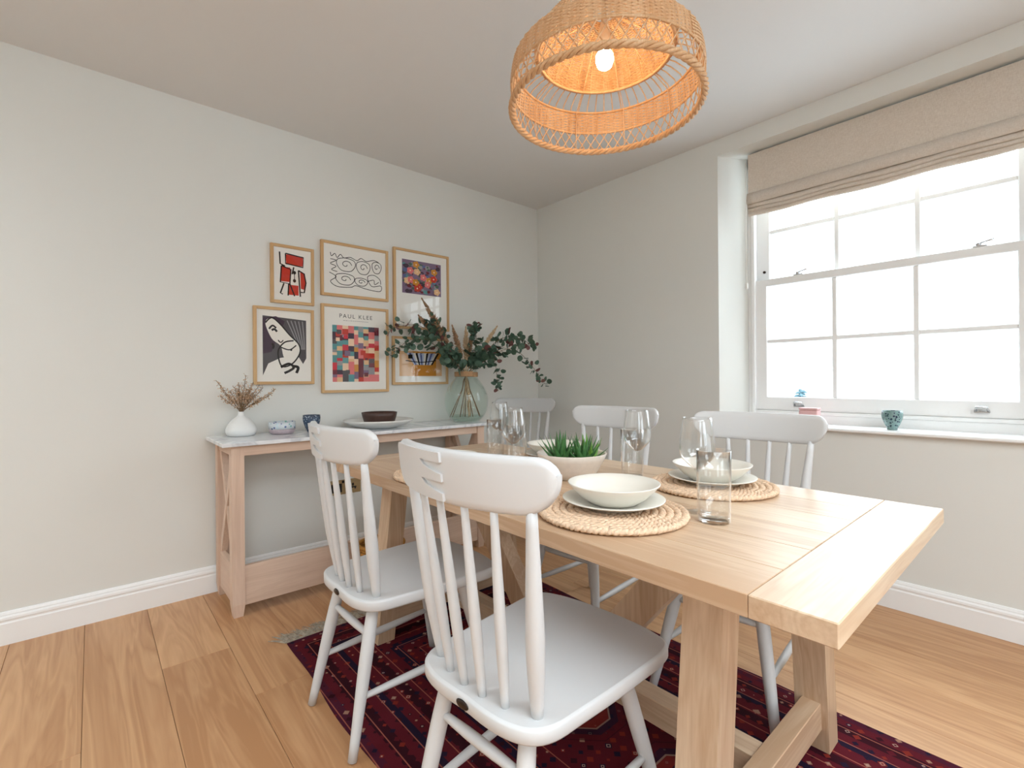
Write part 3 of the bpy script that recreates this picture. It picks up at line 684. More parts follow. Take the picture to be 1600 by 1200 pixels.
# ------------------------------------------------------------------ things on the console
def vase_white():
    p = on_x(377, 679, -2.925); prof = [(0, 0), (.055, 0), (.066, .004), (.075, .022), (.074, .04), (.062, .066), (.042, .088), (.022, .104), (.0155, .112), (.0145, .125), (.0165, .13), (.0125, .13), (.0115, .112), (.012, .10), (0, .09)]
    o = MB().lathe(prof, 40).build('bottle_vase', M['matte_white'], None, (p.x, p.y, CT)); tag(o, 'small matte white bottle vase with a narrow neck on the marble top', 'vase')
    rg = random.Random(11); top = Vector((0, 0, .128))
    b = empty('dried_bouquet', (p.x, p.y, CT + .10)); tag(b, 'spray of dried brown flowers in the white bottle vase', 'dried flowers')
    st = MB(); fl = MB()
    tips = []
    for k in range(24):
        a = rg.uniform(0, 2 * PI); sp = rg.uniform(.02, .15)
        tips.append((sp * math.cos(a) * .35 + .02, sp * math.sin(a) + rg.uniform(-.01, .02), rg.uniform(.13, .235) - sp * .35))
    tips += [(.02, -.12, .20), (.01, -.10, .16), (.02, .15, .125), (.02, .17, .15), (.02, .02, .225)]
    for tp in tips:
        a = Vector((0, 0, -.01)); e = Vector(tp); mid = a.lerp(e, .45) + Vector((0, 0, .02)); pts = spline([a, Vector((tp[0] * .1, tp[1] * .08, .035)), mid, e], 3)
        st.tube(pts, [.0014] * len(pts), 5)
        for j in range(40):
            t = rg.uniform(.45, 1.0); q = mid.lerp(e, (t - .45) / .55); d = Vector((rg.gauss(0, 1), rg.gauss(0, 1), rg.gauss(0, .8))).normalized()
            s = rg.uniform(.006, .02); q2 = q + d * s; st.tube([q, q2], .0006, 3, False)
            r = rg.uniform(.0018, .0038); fl.lathe([(0, -r), (r, 0), (0, r)], 4, tuple(q2), 0, False)
    st.build('stems', M['stem'], b); f = fl.build('florets', M['dried'], b); f['kind'] = 'stuff'
vase_white()
def small_bowls():
    p = on_x(441, 676, -2.87); m = MB(); m.lathe([(0, 0), (.05, 0), (.062, .008), (.068, .028)], 36, mi=1); m.lathe([(.068, .028), (.0695, .045), (.069, .067), (.066, .067), (.065, .045), (.06, .014), (0, .01)], 36, mi=0)
    tag(m.build('patterned_bowl', [M['pat_bowl'], M['pat_lower']], None, (p.x, p.y, CT)), 'small round bowl with mauve base and floral glaze on the marble top', 'bowl')
    p = on_x(487, 675, -2.84); m = MB().lathe([(0, 0), (.022, 0), (.026, .006), (.036, .03), (.046, .062), (.048, .082), (.0465, .098), (.0435, .098), (.044, .08), (.034, .03), (.02, .012), (0, .01)], 36)
    tag(m.build('navy_cup', M['pat_navy'], None, (p.x, p.y, CT)), 'navy patterned flared cup on the marble top beside the floral bowl', 'cup')
    p = on_x(592, 668, -2.812); m = MB().lathe([(0, .0), (.11, .0), (.118, .004), (.165, .018), (.205, .04), (.213, .048), (.21, .052), (.2, .045), (.16, .025), (.11, .013), (0, .012)], 56)
    pl = m.build('white_platter', M['ceramic'], None, (p.x, p.y, CT)); tag(pl, 'wide shallow white ceramic bowl on the marble top', 'bowl')
    m = MB().lathe([(0, 0), (.08, 0), (.089, .006), (.104, .055), (.109, .08), (.104, .081), (.098, .055), (.083, .012), (0, .01)], 40, wob=lambda a, i: 1 + .02 * math.sin(2 * a + 1) + .012 * math.sin(5 * a))
    tag(m.build('brown_bowl', M['browndish'], None, (p.x - .02, p.y + .015, CT + .0135)), 'dark brown handmade bowl sitting in the wide white bowl', 'bowl')
small_bowls()
VX, VY = -2.80, 2.0
def green_vase():
    p = on_x(729, 658, -2.80); VXY = (p.x, p.y)
    v = empty('glass_vase', (p.x, p.y, CT)); tag(v, 'large green glass bottle vase with a rope-wrapped neck on the marble top', 'vase')
    prof = [(.0, .004), (.085, .0), (.1, .006), (.125, .035), (.148, .085), (.155, .14), (.15, .19), (.13, .24), (.102, .28), (.083, .305), (.077, .325), (.078, .352), (.083, .362)]
    pr = [(x, z) for x, z in [(q.x, q.z) for q in spline([(a, 0, b) for a, b in prof], 3)]]
    MB().lathe(pr, 48).build('glass_body', M['greenglass'], v)
    inner = [(max(0, r - .004), z + .006) for r, z in pr]
    MB().lathe(inner[:10], 48).build('glass_base', M['greenglass'], v)
    m = MB()
    for k in range(6): m.tube([((.0805) * math.cos(a), (.0805) * math.sin(a), .316 + k * .0055 + a / (2 * PI) * .0055) for a in [2 * PI * i / 40 for i in range(41)]], .0034, 6)
    m.build('rope_wrap', M['rope'], v)
    return p
gv = green_vase()
def branches():
    rg = random.Random(21); neck = Vector((gv.x, gv.y, CT + .34)); base = Vector((gv.x, gv.y, CT + .03))
    def clampw(v): v.x = max(v.x, XL + .035); return v
    def euc(tippx, X, midpx, Xm, n, label, red):
        tip = on_x(*tippx, X); mid = on_x(*midpx, Xm); foot = base + Vector((-(tip.x - neck.x) * .25, -(tip.y - neck.y) * .18, 0))
        e = empty('eucalyptus_branch', tuple(neck)); tag(e, label, 'branch', 'eucalyptus branches in the glass vase')
        nk = neck + (mid - neck) * .06; nk.z = neck.z
        pts = [p - neck for p in spline([foot, foot.lerp(nk, .6), nk, mid, tip], 8)]
        MB().tube(pts, [.0035 - .0024 * i / len(pts) for i in range(len(pts))], 6).build('stem', M['stem'], e)
        m = MB(); k0 = 18
        for i in range(k0, len(pts)):
            for rep in range(n + 1):
                p = pts[i] + Vector((rg.gauss(0, .014), rg.gauss(0, .014), rg.gauss(0, .014)))
                t = (pts[min(i + 1, len(pts) - 1)] - pts[i - 1]).normalized(); d = Vector((rg.gauss(0, 1), rg.gauss(0, 1), rg.gauss(0, 1))); d = (d - t * d.dot(t)).normalized()
                frac = (i - k0) / (len(pts) - k0); R = rg.uniform(.022, .032) * (1.12 - .5 * frac)
                c = p + (d + t * .4) * (R * 1.3); u = (d + t * .4).normalized(); w = u.cross(Vector((rg.gauss(0, 1), rg.gauss(0, 1), rg.gauss(0, 1)))).normalized(); nn = u.cross(w)
                ring = [clampw(c + neck + (u * math.cos(a) + w * math.sin(a) * .92) * R + nn * (.003 * math.cos(2 * a))) - neck for a in [2 * PI * q / 8 for q in range(8)]]
                m.add(ring + [c + nn * .003], [(q, (q + 1) % 8, 8) for q in range(8)], 1 if (rg.random() < .55 * red * (.1 + frac)) else 0, True)
                m.tube([pts[i], c - u * R * .9], .0008, 3, False)
        l = m.build('leaves', [M['leaf'], M['leaf2']], e); l['kind'] = 'stuff'
    euc((612, 552), -2.93, (660, 528), -2.86, 3, 'eucalyptus branch reaching over the lower orange print', .35)
    euc((607, 515), -2.95, (662, 512), -2.88, 2, 'eucalyptus branch with reddish leaf tips beside the flower print', .7)
    euc((672, 500), -2.85, (690, 525), -2.84, 3, 'short upright eucalyptus branch with dense dark leaves', .2)
    euc((700, 545), -2.76, (705, 560), -2.78, 2, 'small low eucalyptus sprig at the vase mouth', .15)
    euc((738, 508), -2.75, (744, 535), -2.77, 3, 'upright eucalyptus branch curling over the pale plumes', .15)
    euc((835, 540), -2.62, (785, 528), -2.70, 4, 'long eucalyptus branch reaching towards the room corner', .3)
    euc((852, 600), -2.60, (800, 545), -2.66, 3, 'eucalyptus branch arching down with red tips over the corner chair', .5)
    euc((778, 606), -2.68, (768, 552), -2.72, 3, 'eucalyptus branch drooping beside the glass vase', .4)
    def plume(tippx, X, start, label, R, mat):
        tip = on_x(*tippx, X); foot = base + Vector((rg.uniform(-.05, .05), rg.uniform(-.06, .06), 0)); st = neck.lerp(tip, start)
        e = empty('dried_grass_stem', tuple(neck)); tag(e, label, 'dried grass', 'dried grass plumes in the glass vase')
        pts = [p - neck for p in spline([foot, neck + (tip - neck) * .03, tip], 6)]
        MB().tube(pts, [.0028] * 7 + [.002] * (len(pts) - 7), 6).build('stem', M['straw'], e)
        m = MB(); ax = (tip - st)
        for k in range(460):
            t = rg.random(); c = st + ax * t - neck; prof = R * (math.sin(PI * min(1, .12 + t * .95)) ** .6) ; d = Vector((rg.gauss(0, 1), rg.gauss(0, 1), rg.gauss(0, 1))); d = (d - ax.normalized() * d.dot(ax.normalized())).normalized()
            q = c + d * prof * rg.uniform(.3, 1) + ax.normalized() * .016; r = rg.uniform(.003, .006)
            q = clampw(q + neck) - neck
            m.tube([c, (c + q) * .5, q], [.0012, r, .0006], 4, False)
        p = m.build('plume', mat, e); p['kind'] = 'stuff'
    plume((660, 468), -2.86, .42, 'tall brown dried plume leaning over the flower print', .034, M['plume'])
    plume((655, 494), -2.90, .72, 'short dark dried plume behind the eucalyptus', .024, M['plume'])
    plume((707, 510), -2.80, .32, 'slim tan dried plume leaning towards the pictures above the vase', .026, M['plume'])
    plume((728, 512), -2.78, .25, 'broad tan dried plume upright above the vase', .03, M['straw'])
    plume((739, 512), -2.80, .3, 'tan dried plume just beside the broad one', .024, M['plume'])
    plume((776, 511), -2.72, .5, 'pale wheat-coloured dried plume leaning to the corner', .02, M['straw'])
branches()

# basket on the floor in front of the console
def basket():
    b = empty('woven_basket', (-2.42, 1.17, 0)); tag(b, 'small golden woven basket on the floor in front of the console table', 'basket')
    m = MB(); n = 60; rows = 20
    for j in range(rows):
        z = .008 + j * .0125; R = .115 + .012 * math.sin(PI * j / rows)
        m.tube([((R + .004 * (1 if (i // 2 + j) % 2 else -1)) * math.cos(2 * PI * i / n), (R + .004 * (1 if (i // 2 + j) % 2 else -1)) * math.sin(2 * PI * i / n), z) for i in range(n)], .0072, 5, closed=True)
    w = m.build('weave', M['basket'], b); w['kind'] = 'stuff'
    m = MB().tube([(.117 * math.cos(2 * PI * i / 40), .117 * math.sin(2 * PI * i / 40),   .262) for i in range(40)], .010, 8, closed=True); m.build('rim', M['basket'], b)
    MB().lathe([(0, .002), (.11, .002), (.11, .012), (0, .012)], 30).build('base', M['basket'], b)
basket()

# power socket on the wall
def socket():
    s = empty('power_socket', (XL, 1.219, .457)); tag(s, 'double metal power socket with black inserts low on the wall under the console', 'socket')
    MB().box((0, -.106, -.046), (.006, .106, .046), .002).build('faceplate', M['brass'], s)
    for y in (-.053, .053):
        i = MB().box((.004, y - .034, -.032), (.0075, y + .034, .024), .001).build('insert', M['brass' if y > 0 else 'black'], s)
        m = MB(); m.box((.007, y - .006, .000), (.009, y + .006, .018)); m.box((.007, y - .020, -.02), (.009, y - .010, -.012)); m.box((.007, y + .010, -.02), (.009, y + .020, -.012)); m.box((.007, y - .022, -.012), (.009, y + .022, -.003)); m.build('pin_slot', M['black'], i)
    for y in (-.012, .012): MB().box((.005, y - .007, .026), (.012, y + .007, .042), .002).build('rocker_switch', M['black'], s)
socket()

# ------------------------------------------------------------------ pictures
def flat(name, c, rough=.8): return plain(name, c, rough, spec=.15, bump=.01)
INK = flat('print_ink_black', (34, 30, 32)); RED = flat('print_red', (196, 58, 46)); PAPER = flat('print_paper', (238, 233, 224)); GREY = flat('print_grey', (84, 80, 84)); LGREY = flat('print_light_grey', (150, 148, 150))
ORG = flat('print_orange', (206, 140, 56)); PEACH = flat('print_peach', (226, 184, 140)); BLUE = flat('print_blue', (92, 104, 150)); VIO = flat('print_violet', (126, 104, 130)); GRN = flat('print_green', (74, 104, 88)); TEAL = flat('print_teal', (92, 148, 150)); PINK = flat('print_pink', (222, 120, 120)); CRM = flat('print_cream', (238, 206, 176)); MARO = flat('print_maroon', (110, 40, 54)); DKV = flat('print_dark_violet', (66, 48, 66)); BRIGHT = flat('print_crimson', (206, 52, 68)); SKYB = flat('print_pale_blue', (196, 206, 226))
PAL = [INK, RED, PAPER, GREY, LGREY, ORG, PEACH, BLUE, VIO, GRN, TEAL, PINK, CRM, MARO, DKV, BRIGHT, SKYB]
class Art:
    def __init__(s): s.mb = MB(); s.k = 0
    def poly(s, pts, mat):
        s.k += 1; x = .0004 + s.k * .00002
        s.mb.add([(x, p[0], p[1]) for p in pts], [tuple(range(len(pts)))], PAL.index(mat))
    def rect(s, a, b, c, d, mat): s.poly([(a, b), (c, b), (c, d), (a, d)], mat)
    def line(s, pts, w, mat, smooth=True, closed=False):
        P = spline([(p[0], p[1], 0) for p in pts], 6, closed) if smooth else [Vector((p[0], p[1], 0)) for p in pts]
        if closed: P.append(P[0])
        s.k += 1; x = .0004 + s.k * .00002; L = []; R = []
        for i, p in enumerate(P):
            t = P[min(i + 1, len(P) - 1)] - P[max(i - 1, 0)]
            if t.length < 1e-9: t = Vector((1, 0, 0))
            t.normalize(); n = Vector((-t.y, t.x, 0)) * (w / 2); L.append(p + n); R.append(p - n)
        for i in range(len(P) - 1): s.mb.add([(x, q.x, q.y) for q in (L[i], R[i], R[i + 1], L[i + 1])], [(0, 1, 2, 3)], PAL.index(mat))
def picture(label, y0, y1, z0, z1, aw, ah, draw, group='framed prints on the gallery wall', ay=0, az=0):
    cy, cz = (y0 + y1) / 2, (z0 + z1) / 2; hy, hz = (y1 - y0) / 2, (z1 - z0) / 2
    p = empty('framed_print', (XL, cy, cz)); tag(p, label, 'picture', group)
    fw, dp = .017, .022
    for s in (-1, 1):
        MB().box((0, min(s * hy, s * (hy - fw)), -hz), (dp, max(s * hy, s * (hy - fw)), hz), .0012).build('frame_stile', M['frame'], p)
        MB().box((0, -hy + fw, min(s * hz, s * (hz - fw))), (dp, hy - fw, max(s * hz, s * (hz - fw))), .0012).build('frame_rail', M['frameY'], p)
    MB().box((.004, -hy + fw, -hz + fw), (.012, hy - fw, hz - fw)).build('mount', M['mat'], p)
    A = Art(); draw(A, aw, ah)
    pr = A.mb.build('print', PAL, p, (.0122, ay, az))
    g = MB(); g.add([(.0165, -hy + fw, -hz + fw), (.0165, hy - fw, -hz + fw), (.0165, hy - fw, hz - fw), (.0165, -hy + fw, hz - fw)], [(0, 1, 2, 3)]); g.build('glass', M['picglass'], p)
    return p
def d_red(A, w, h):   # generic block figure in red with thick black strokes
    r = lambda a, b, c, d, m: A.rect(a * w, b * h, c * w, d * h, m)
    r(-.22, .22, .36, .44, RED); r(-.40, -.16, -.08, .16, RED); r(-.14, -.44, .20, -.22, RED); A.poly([(.26 * w, .10 * h), (.40 * w, .06 * h), (.46 * w, -.1 * h), (.42 * w, -.3 * h), (.28 * w, -.28 * h)], RED)
    L = lambda pts, k=.035: A.line([(a * w, b * h) for a, b in pts], k * w * 1.4, INK, False)
    L([(-.24, .46), (.38, .42), (.36, .20), (-.24, .24), (-.24, .46)]); L([(-.44, .48), (-.42, .22), (-.26, .18)]); L([(-.38, .18), (-.42, -.18), (-.10, -.20), (-.06, .12), (-.38, .18)])
    L([(-.14, -.20), (-.16, -.46)]); L([(-.30, -.20), (-.42, -.42), (-.34, -.44)]); L([(.20, .12), (.26, -.46)]); L([(.20, .12), (.40, .06), (.46, -.14), (.40, -.36), (.28, -.36)]); L([(-.10, -.2), (.06, -.46)]); L([(.04, .18), (-.02, .02)])
    for (a, b) in ((.06, .06), (.06, -.12)): A.poly([(a * w + .055 * w * math.cos(t), b * h + .04 * h * math.sin(t)) for t in [2 * PI * i / 14 for i in range(14)]], INK)
    L([(.06, .06), (.06, -.12)], .02)
def d_line(A, w, h):
    rg = random.Random(8); L = lambda pts, c=False: A.line([(a * w, b * h) for a, b in pts], .0042, INK, True, c)
    for (cx, cy, sx, sy) in ((-.18, .16, .17, .2), (.14, .14, .13, .2), (.40, .20, .09, .18), (-.20, -.24, .17, .17), (.10, -.26, .12, .12)):
        L([(cx + sx * math.cos(t) * (1 + .12 * math.sin(3 * t)), cy + sy * math.sin(t) * (1 + .1 * math.cos(2 * t))) for t in [2 * PI * i / 10 for i in range(10)]], True)
        L([(cx + sx * .62 * (1 - i / 9) * math.cos(i * .8), cy + sy * .62 * (1 - i / 9) * math.sin(i * .8)) for i in range(9)])
    L([(-.46, .44), (-.44, .34), (-.38, .42), (-.34, .32), (-.28, .42), (-.22, .34), (-.1, .38), (.02, .32), (.1, .4), (.2, .34), (.34, .4), (.44, .36)])
    L([(-.46, .26), (-.36, .24), (-.46, .14), (-.36, .08), (-.44, -.02), (-.34, -.06)]); L([(-.48, -.1), (-.36, -.2), (-.46, -.34), (-.34, -.46), (-.1, -.44), (0, -.38), (.2, -.44), (.46, -.46), (.48, -.3), (.3, -.34), (.22, -.1), (.34, -.02), (.46, -.12), (.48, -.26)])
    L([(.22, -.22), (.34, -.16), (.36, -.28), (.44, -.2)])
def d_bw(A, w, h):
    A.poly([(-.5 * w, .5 * h), (.5 * w, .46 * h), (.5 * w, -.2 * h), (.42 * w, -.3 * h), (.3 * w, -.16 * h), (-.1 * w, -.2 * h), (-.38 * w, -.3 * h), (-.5 * w, -.5 * h)], GREY)
    A.poly([(-.5 * w, .46 * h), (-.2 * w, .5 * h), (0, .42 * h), (-.2 * w, .1 * h), (-.3 * w, -.1 * h), (-.5 * w, -.14 * h)], DKV)
    for k in range(5): A.line([((.05 + .09 * k) * w, .44 * h), ((.2 + .06 * k) * w, .2 * h), ((.34 + .03 * k) * w, -.05 * h)], .006, LGREY)
    A.poly([(x * w, y * h) for x, y in [(p.x, p.y) for p in spline([(-.44, .38, 0), (-.3, .47, 0), (-.12, .38, 0), (.1, .2, 0), (.3, .06, 0), (.34, -.1, 0), (.2, -.26, 0), (-.02, -.2, 0), (-.1, 0, 0), (-.3, .12, 0)], 5, True)]], PAPER)
    L = lambda pts, k=.012: A.line([(a * w, b * h) for a, b in pts], k, INK)
    L([(-.44, .38), (-.3, .47), (-.12, .38), (.1, .2), (.32, .04), (.34, -.12), (.16, -.3), (-.08, -.34), (-.16, -.1), (-.02, .06), (.2, .1)], .008)
    L([(-.36, .28), (-.28, .34), (-.2, .3)], .01); L([(-.3, .26), (-.24, .28), (-.18, .24)], .012); L([(-.16, .1), (-.1, .06), (-.04, .1)], .006); L([(-.1, -.02), (.1, -.06), (.26, .02)], .007)
    A.poly([(.14 * w + .025 * w * math.cos(t), -.06 * h + .02 * h * math.sin(t)) for t in [2 * PI * i / 12 for i in range(12)]], INK)
    L([(-.1, -.36), (.08, -.3), (.2, -.36), (.1, -.42), (-.02, -.46)], .014); L([(.16, -.34), (.3, -.36), (.26, -.46)], .016); L([(-.3, .04), (-.26, 0), (-.28, -.05)], .012)
def d_squares(A, w, h):
    rg = random.Random(31); A.rect(-w / 2, -h / 2, w / 2, h / 2, DKV)
    cols = [ORG, PINK, BRIGHT, CRM, VIO, DKV, TEAL, MARO, PEACH, RED, GREY, DKV, LGREY, PEACH, PINK, CRM, BRIGHT, MARO, PINK]
    nx, ny = 9, 12; xs = [-.5 + i / nx + (rg.uniform(-.02, .02) if 0 < i < nx else 0) for i in range(nx + 1)]
    for i in range(nx):
        y = -.5
        while y < .5 - 1e-6:
            hh = rg.choice([.05, .08, .1, .13]); y2 = .5 if y + hh > .46 else y + hh
            A.rect(xs[i] * w, y * h, xs[i + 1] * w, y2 * h, rg.choice(cols)); y = y2
    for k in range(12):
        a, b, s = rg.uniform(-.45, .35), rg.uniform(-.45, .38), rg.uniform(.05, .12); A.rect(a * w, b * h, (a + s) * w, (b + s * .8) * h, rg.choice(cols))
def d_flowers(A, w, h):
    rg = random.Random(12); A.rect(-w / 2, -h / 2, w / 2, h / 2, VIO)
    for k in range(120):
        a, b = rg.uniform(-.47, .47), rg.uniform(-.44, .44); s = rg.uniform(.03, .09); m = rg.choice([BLUE, VIO, GREY, GRN, MARO, DKV, LGREY, TEAL])
        A.poly([((a + s * math.cos(t) * rg.uniform(.6, 1)) * w if abs(a + s) < .5 else a * w, max(-.5, min(.5, b + s * math.sin(t) * rg.uniform(.6, 1))) * h) for t in [2 * PI * i / 6 for i in range(6)]], m)
    for k in range(16):
        a, b = rg.uniform(-.4, .4), rg.uniform(-.38, .4); m = rg.choice([ORG, PINK, PEACH, RED, ORG])
        for j in range(5):
            t = j * 2 * PI / 5; c = (a + .05 * math.cos(t), b + .06 * math.sin(t)); A.poly([((c[0] + .04 * math.cos(u)) * w, (c[1] + .05 * math.sin(u)) * h) for u in [2 * PI * i / 7 for i in range(7)]], m)
        A.poly([((a + .02 * math.cos(u)) * w, (b + .025 * math.sin(u)) * h) for u in [2 * PI * i / 7 for i in range(7)]], CRM)
def d_orange(A, w, h):
    rg = random.Random(14); A.rect(-w / 2, -h / 2, w / 2, h / 2, ORG); A.rect(-.5 * w, -.5 * h, -.2 * w, .5 * h, PEACH); A.rect(.36 * w, -.5 * h, .5 * w, .2 * h, PEACH)
    for k in range(15):
        x = -.34 + .72 * k / 14; m = [SKYB, BLUE, SKYB, PAPER, INK][k % 5]
        A.poly([(x * w, .42 * h), ((x + .06) * w, .44 * h), ((x * .55 + .06) * w, -.05 * h), ((x * .55 + .02) * w, -.05 * h)], m)
    A.rect(-.12 * w, -.42 * h, .3 * w, -.1 * h, ORG); A.rect(-.3 * w, .2 * h, -.2 * w, .36 * h, INK)
    A.line([(-.36 * w, .12 * h), (.0, .06 * h), (.36 * w, .14 * h)], .006, INK)
picture('small framed print with red blocks and thick black strokes', .787, 1.033, 1.595, 1.941, .165, .27, d_red)
picture('framed landscape print of thin black looping line drawing', 1.075, 1.527, 1.670, 2.014, .36, .235, d_line)
picture('tall framed print with a colourful floral painting above white paper', 1.567, 2.018, 1.497, 2.055, .318, .236, d_flowers, az=.09)
picture('framed black and white print of curved shapes above the dried flowers', .694, 1.030, 1.117, 1.568, .242, .346, d_bw, ay=.002)
pk = picture('framed poster of multicoloured squares with a printed title', 1.075, 1.525, 1.060, 1.618, .312, .36, d_squares, az=-.03)
picture('framed print in orange with pale blue fanned strokes', 1.555, 2.005, 1.106, 1.441, .345, .176, d_orange, az=-.02)
# printed title on the poster
tc = bpy.data.curves.new('poster_title', 'FONT'); tc.body = 'PAUL KLEE'; tc.size = .036; tc.align_x = 'CENTER'; tc.space_character = 1.35; tc.extrude = 0
to = bpy.data.objects.new('poster_title', tc); COL.objects.link(to); bpy.context.view_layer.update()
me = bpy.data.meshes.new_from_object(to.evaluated_get(bpy.context.evaluated_depsgraph_get())); bpy.data.objects.remove(to)
me.materials.clear(); me.materials.append(INK); tt = bpy.data.objects.new('title_lettering', me); COL.objects.link(tt); tt.parent = pk
tt.matrix_local = Matrix(((0, 0, 1, .0126), (1, 0, 0, 0), (0, 1, 0, .199), (0, 0, 0, 1)))
l2 = MB(); rg = random.Random(2); y = -.085
while y < .085:
    w_ = rg.uniform(.004, .012); l2.add([(.0126, y, .181), (.0126, y + w_, .181), (.0126, y + w_, .184), (.0126, y, .184)], [(0, 1, 2, 3)]); y += w_ + .004
l2.build('small_print', LGREY, pk)

# ------------------------------------------------------------------ table settings
TZ = .76
def placemat(x, y, label):
    m = MB(); n = 110; R0 = .2; k = 0
    rad = [.012 + .0202 * i for i in range(9)] + [.191]
    for j, r in enumerate(rad):
        nn = max(16, int(2 * PI * r / .0085)); rr = .0108 if j < len(rad) - 1 else .0122
        for st in (0, 1):   # two twisted strands make the braid
            per = max(6, int(2 * PI * r / .03)); N = nn * 2
            pts = []; 
            for i in range(N):
                a = 2 * PI * i / N; ph = per * a + st * PI
                pts.append(((r + .0056 * math.cos(ph)) * math.cos(a), (r + .0056 * math.cos(ph)) * math.sin(a), .0107 + .0026 * math.sin(ph)))
            m.tube(pts, [rr * .58 * (1 + .12 * math.sin(i * 2.3 + j)) for i in range(N)], 5, closed=True, smooth=True)
    m.lathe([(0, .0005), (.19, .0005), (.19, .003), (0, .003)], 48, mi=1)
    return tag(m.build('placemat', [M['seagrass'], M['basket']], None, (x, y, TZ)), label, 'placemat', 'round braided placemats on the table')
def dish(x, y, z, kind, label):
    if kind == 'plate':
        pr = [(0, 0), (.085, 0), (.09, .003), (.112, .012), (.138, .019), (.1405, .0215), (.138, .0225), (.11, .0155), (.088, .006), (0, .005)]
        return tag(MB().lathe(pr, 64).build('dinner_plate', M['stoneware'], None, (x, y, z)), label, 'plate', 'cream plates on the placemats')
    pr = [(0, 0), (.062, 0), (.066, .003), (.09, .018), (.112, .040), (.1255, .0545), (.1265, .0575), (.124, .058), (.108, .042), (.086, .023), (.06, .009), (0, .007)]
    return tag(MB().lathe(pr, 64).build('pasta_bowl', M['stoneware'], None, (x, y, z)), label, 'bowl', 'cream bowls on the plates')
def wine(x, y, label):
    g = empty('wine_glass', (x, y, TZ)); tag(g, label, 'wine glass', 'clear wine glasses on the table')
    MB().lathe([(0, .0035), (.012, .0035), (.036, .0015), (.0375, .0), (.036, 0), (0, 0)], 36).build('foot', M['glass'], g)
    MB().tube([(0, 0, .003), (0, 0, .012), (0, 0, .03), (0, 0, .105), (0, 0, .118)], [.012, .006, .0038, .0038, .008], 12).build('stem', M['glass'], g)
    pr = [(0, .118), (.012, .121), (.030, .136), (.044, .152), (.0482, .168), (.0478, .19), (.0435, .222), (.0375, .262)]
    pr2 = [(q.x, q.z) for q in spline([(a, 0, b) for a, b in pr], 3)]
    m = MB().lathe(pr2 + [(max(0, r - .0012), z + (.0 if i else 0)) for i, (r, z) in enumerate(pr2[::-1])][:-1] + [(0, .1195)], 44)
    m.build('bowl', M['glass'], g); return g
def tumbler(x, y, label):
    g = empty('tumbler', (x, y, TZ)); tag(g, label, 'glass', 'clear tumblers on the table')
    m = MB().lathe([(0, 0), (.0385, 0), (.040, .003), (.0415, .10), (.0425, .184), (.0412, .185), (.040, .10), (.0385, .016), (0, .014)], 44)
    m.build('glass_wall', M['glass'], g)
    MB().lathe([(0, .001), (.0375, .001), (.0375, .013), (0, .013)], 40).build('thick_base', M['glass'], g); return g
settings = [((-.82, 1.075), 'braided seagrass placemat across the table from the window-side setting, near the bare end', ''), ((-.79, 1.585), 'braided seagrass placemat in front of the chair at the window', ''), ((-1.53, 1.59), 'braided seagrass placemat behind the succulent bowl', ''), ((-1.585, 1.04), 'braided seagrass placemat at the table edge by the chair in front of the console', '')]
labs_p = ['cream plate under a bowl, across the table from the window-side setting', 'cream plate on the placemat at the window side, under a bowl', 'cream plate behind the succulent bowl', 'cream plate at the place setting of the chair in front of the console']
labs_b = ['shallow cream bowl across the table from the window-side bowl, near the bare end', 'shallow cream bowl on the plate at the window side', 'shallow cream bowl partly hidden behind the succulent', 'shallow cream bowl at the place of the chair in front of the console']
for i, (xy, lb, _) in enumerate(settings):
    placemat(xy[0], xy[1], lb); dish(xy[0] + (-.01 if i == 0 else 0), xy[1] + (.02 if i == 0 else 0), TZ + .0206, 'plate', labs_p[i]); dish(xy[0] + (-.01 if i == 0 else 0), xy[1] + (.022 if i == 0 else .0), TZ + .0266, 'bowl', labs_b[i])
wine(-.676, 1.274, 'wine glass beside the tumbler at the breadboard end of the table'); tumbler(-.600, 1.215, 'tall tumbler at the breadboard end of the table')
wine(-.992, 1.448, 'wine glass between the succulent bowl and the window-side placemat'); tumbler(-1.06, 1.515, 'tall tumbler close beside the succulent bowl')
wine(-1.85, 1.53, 'wine glass in front of the glass vase, at the console end'); tumbler(-1.785, 1.45, 'tall tumbler at the console end of the table')
wine(-1.44, 1.26, 'wine glass between the succulent bowl and the wine glass at the console end'); tumbler(-1.50, 1.33, 'tall tumbler between the succulent bowl and the tumbler at the console end')

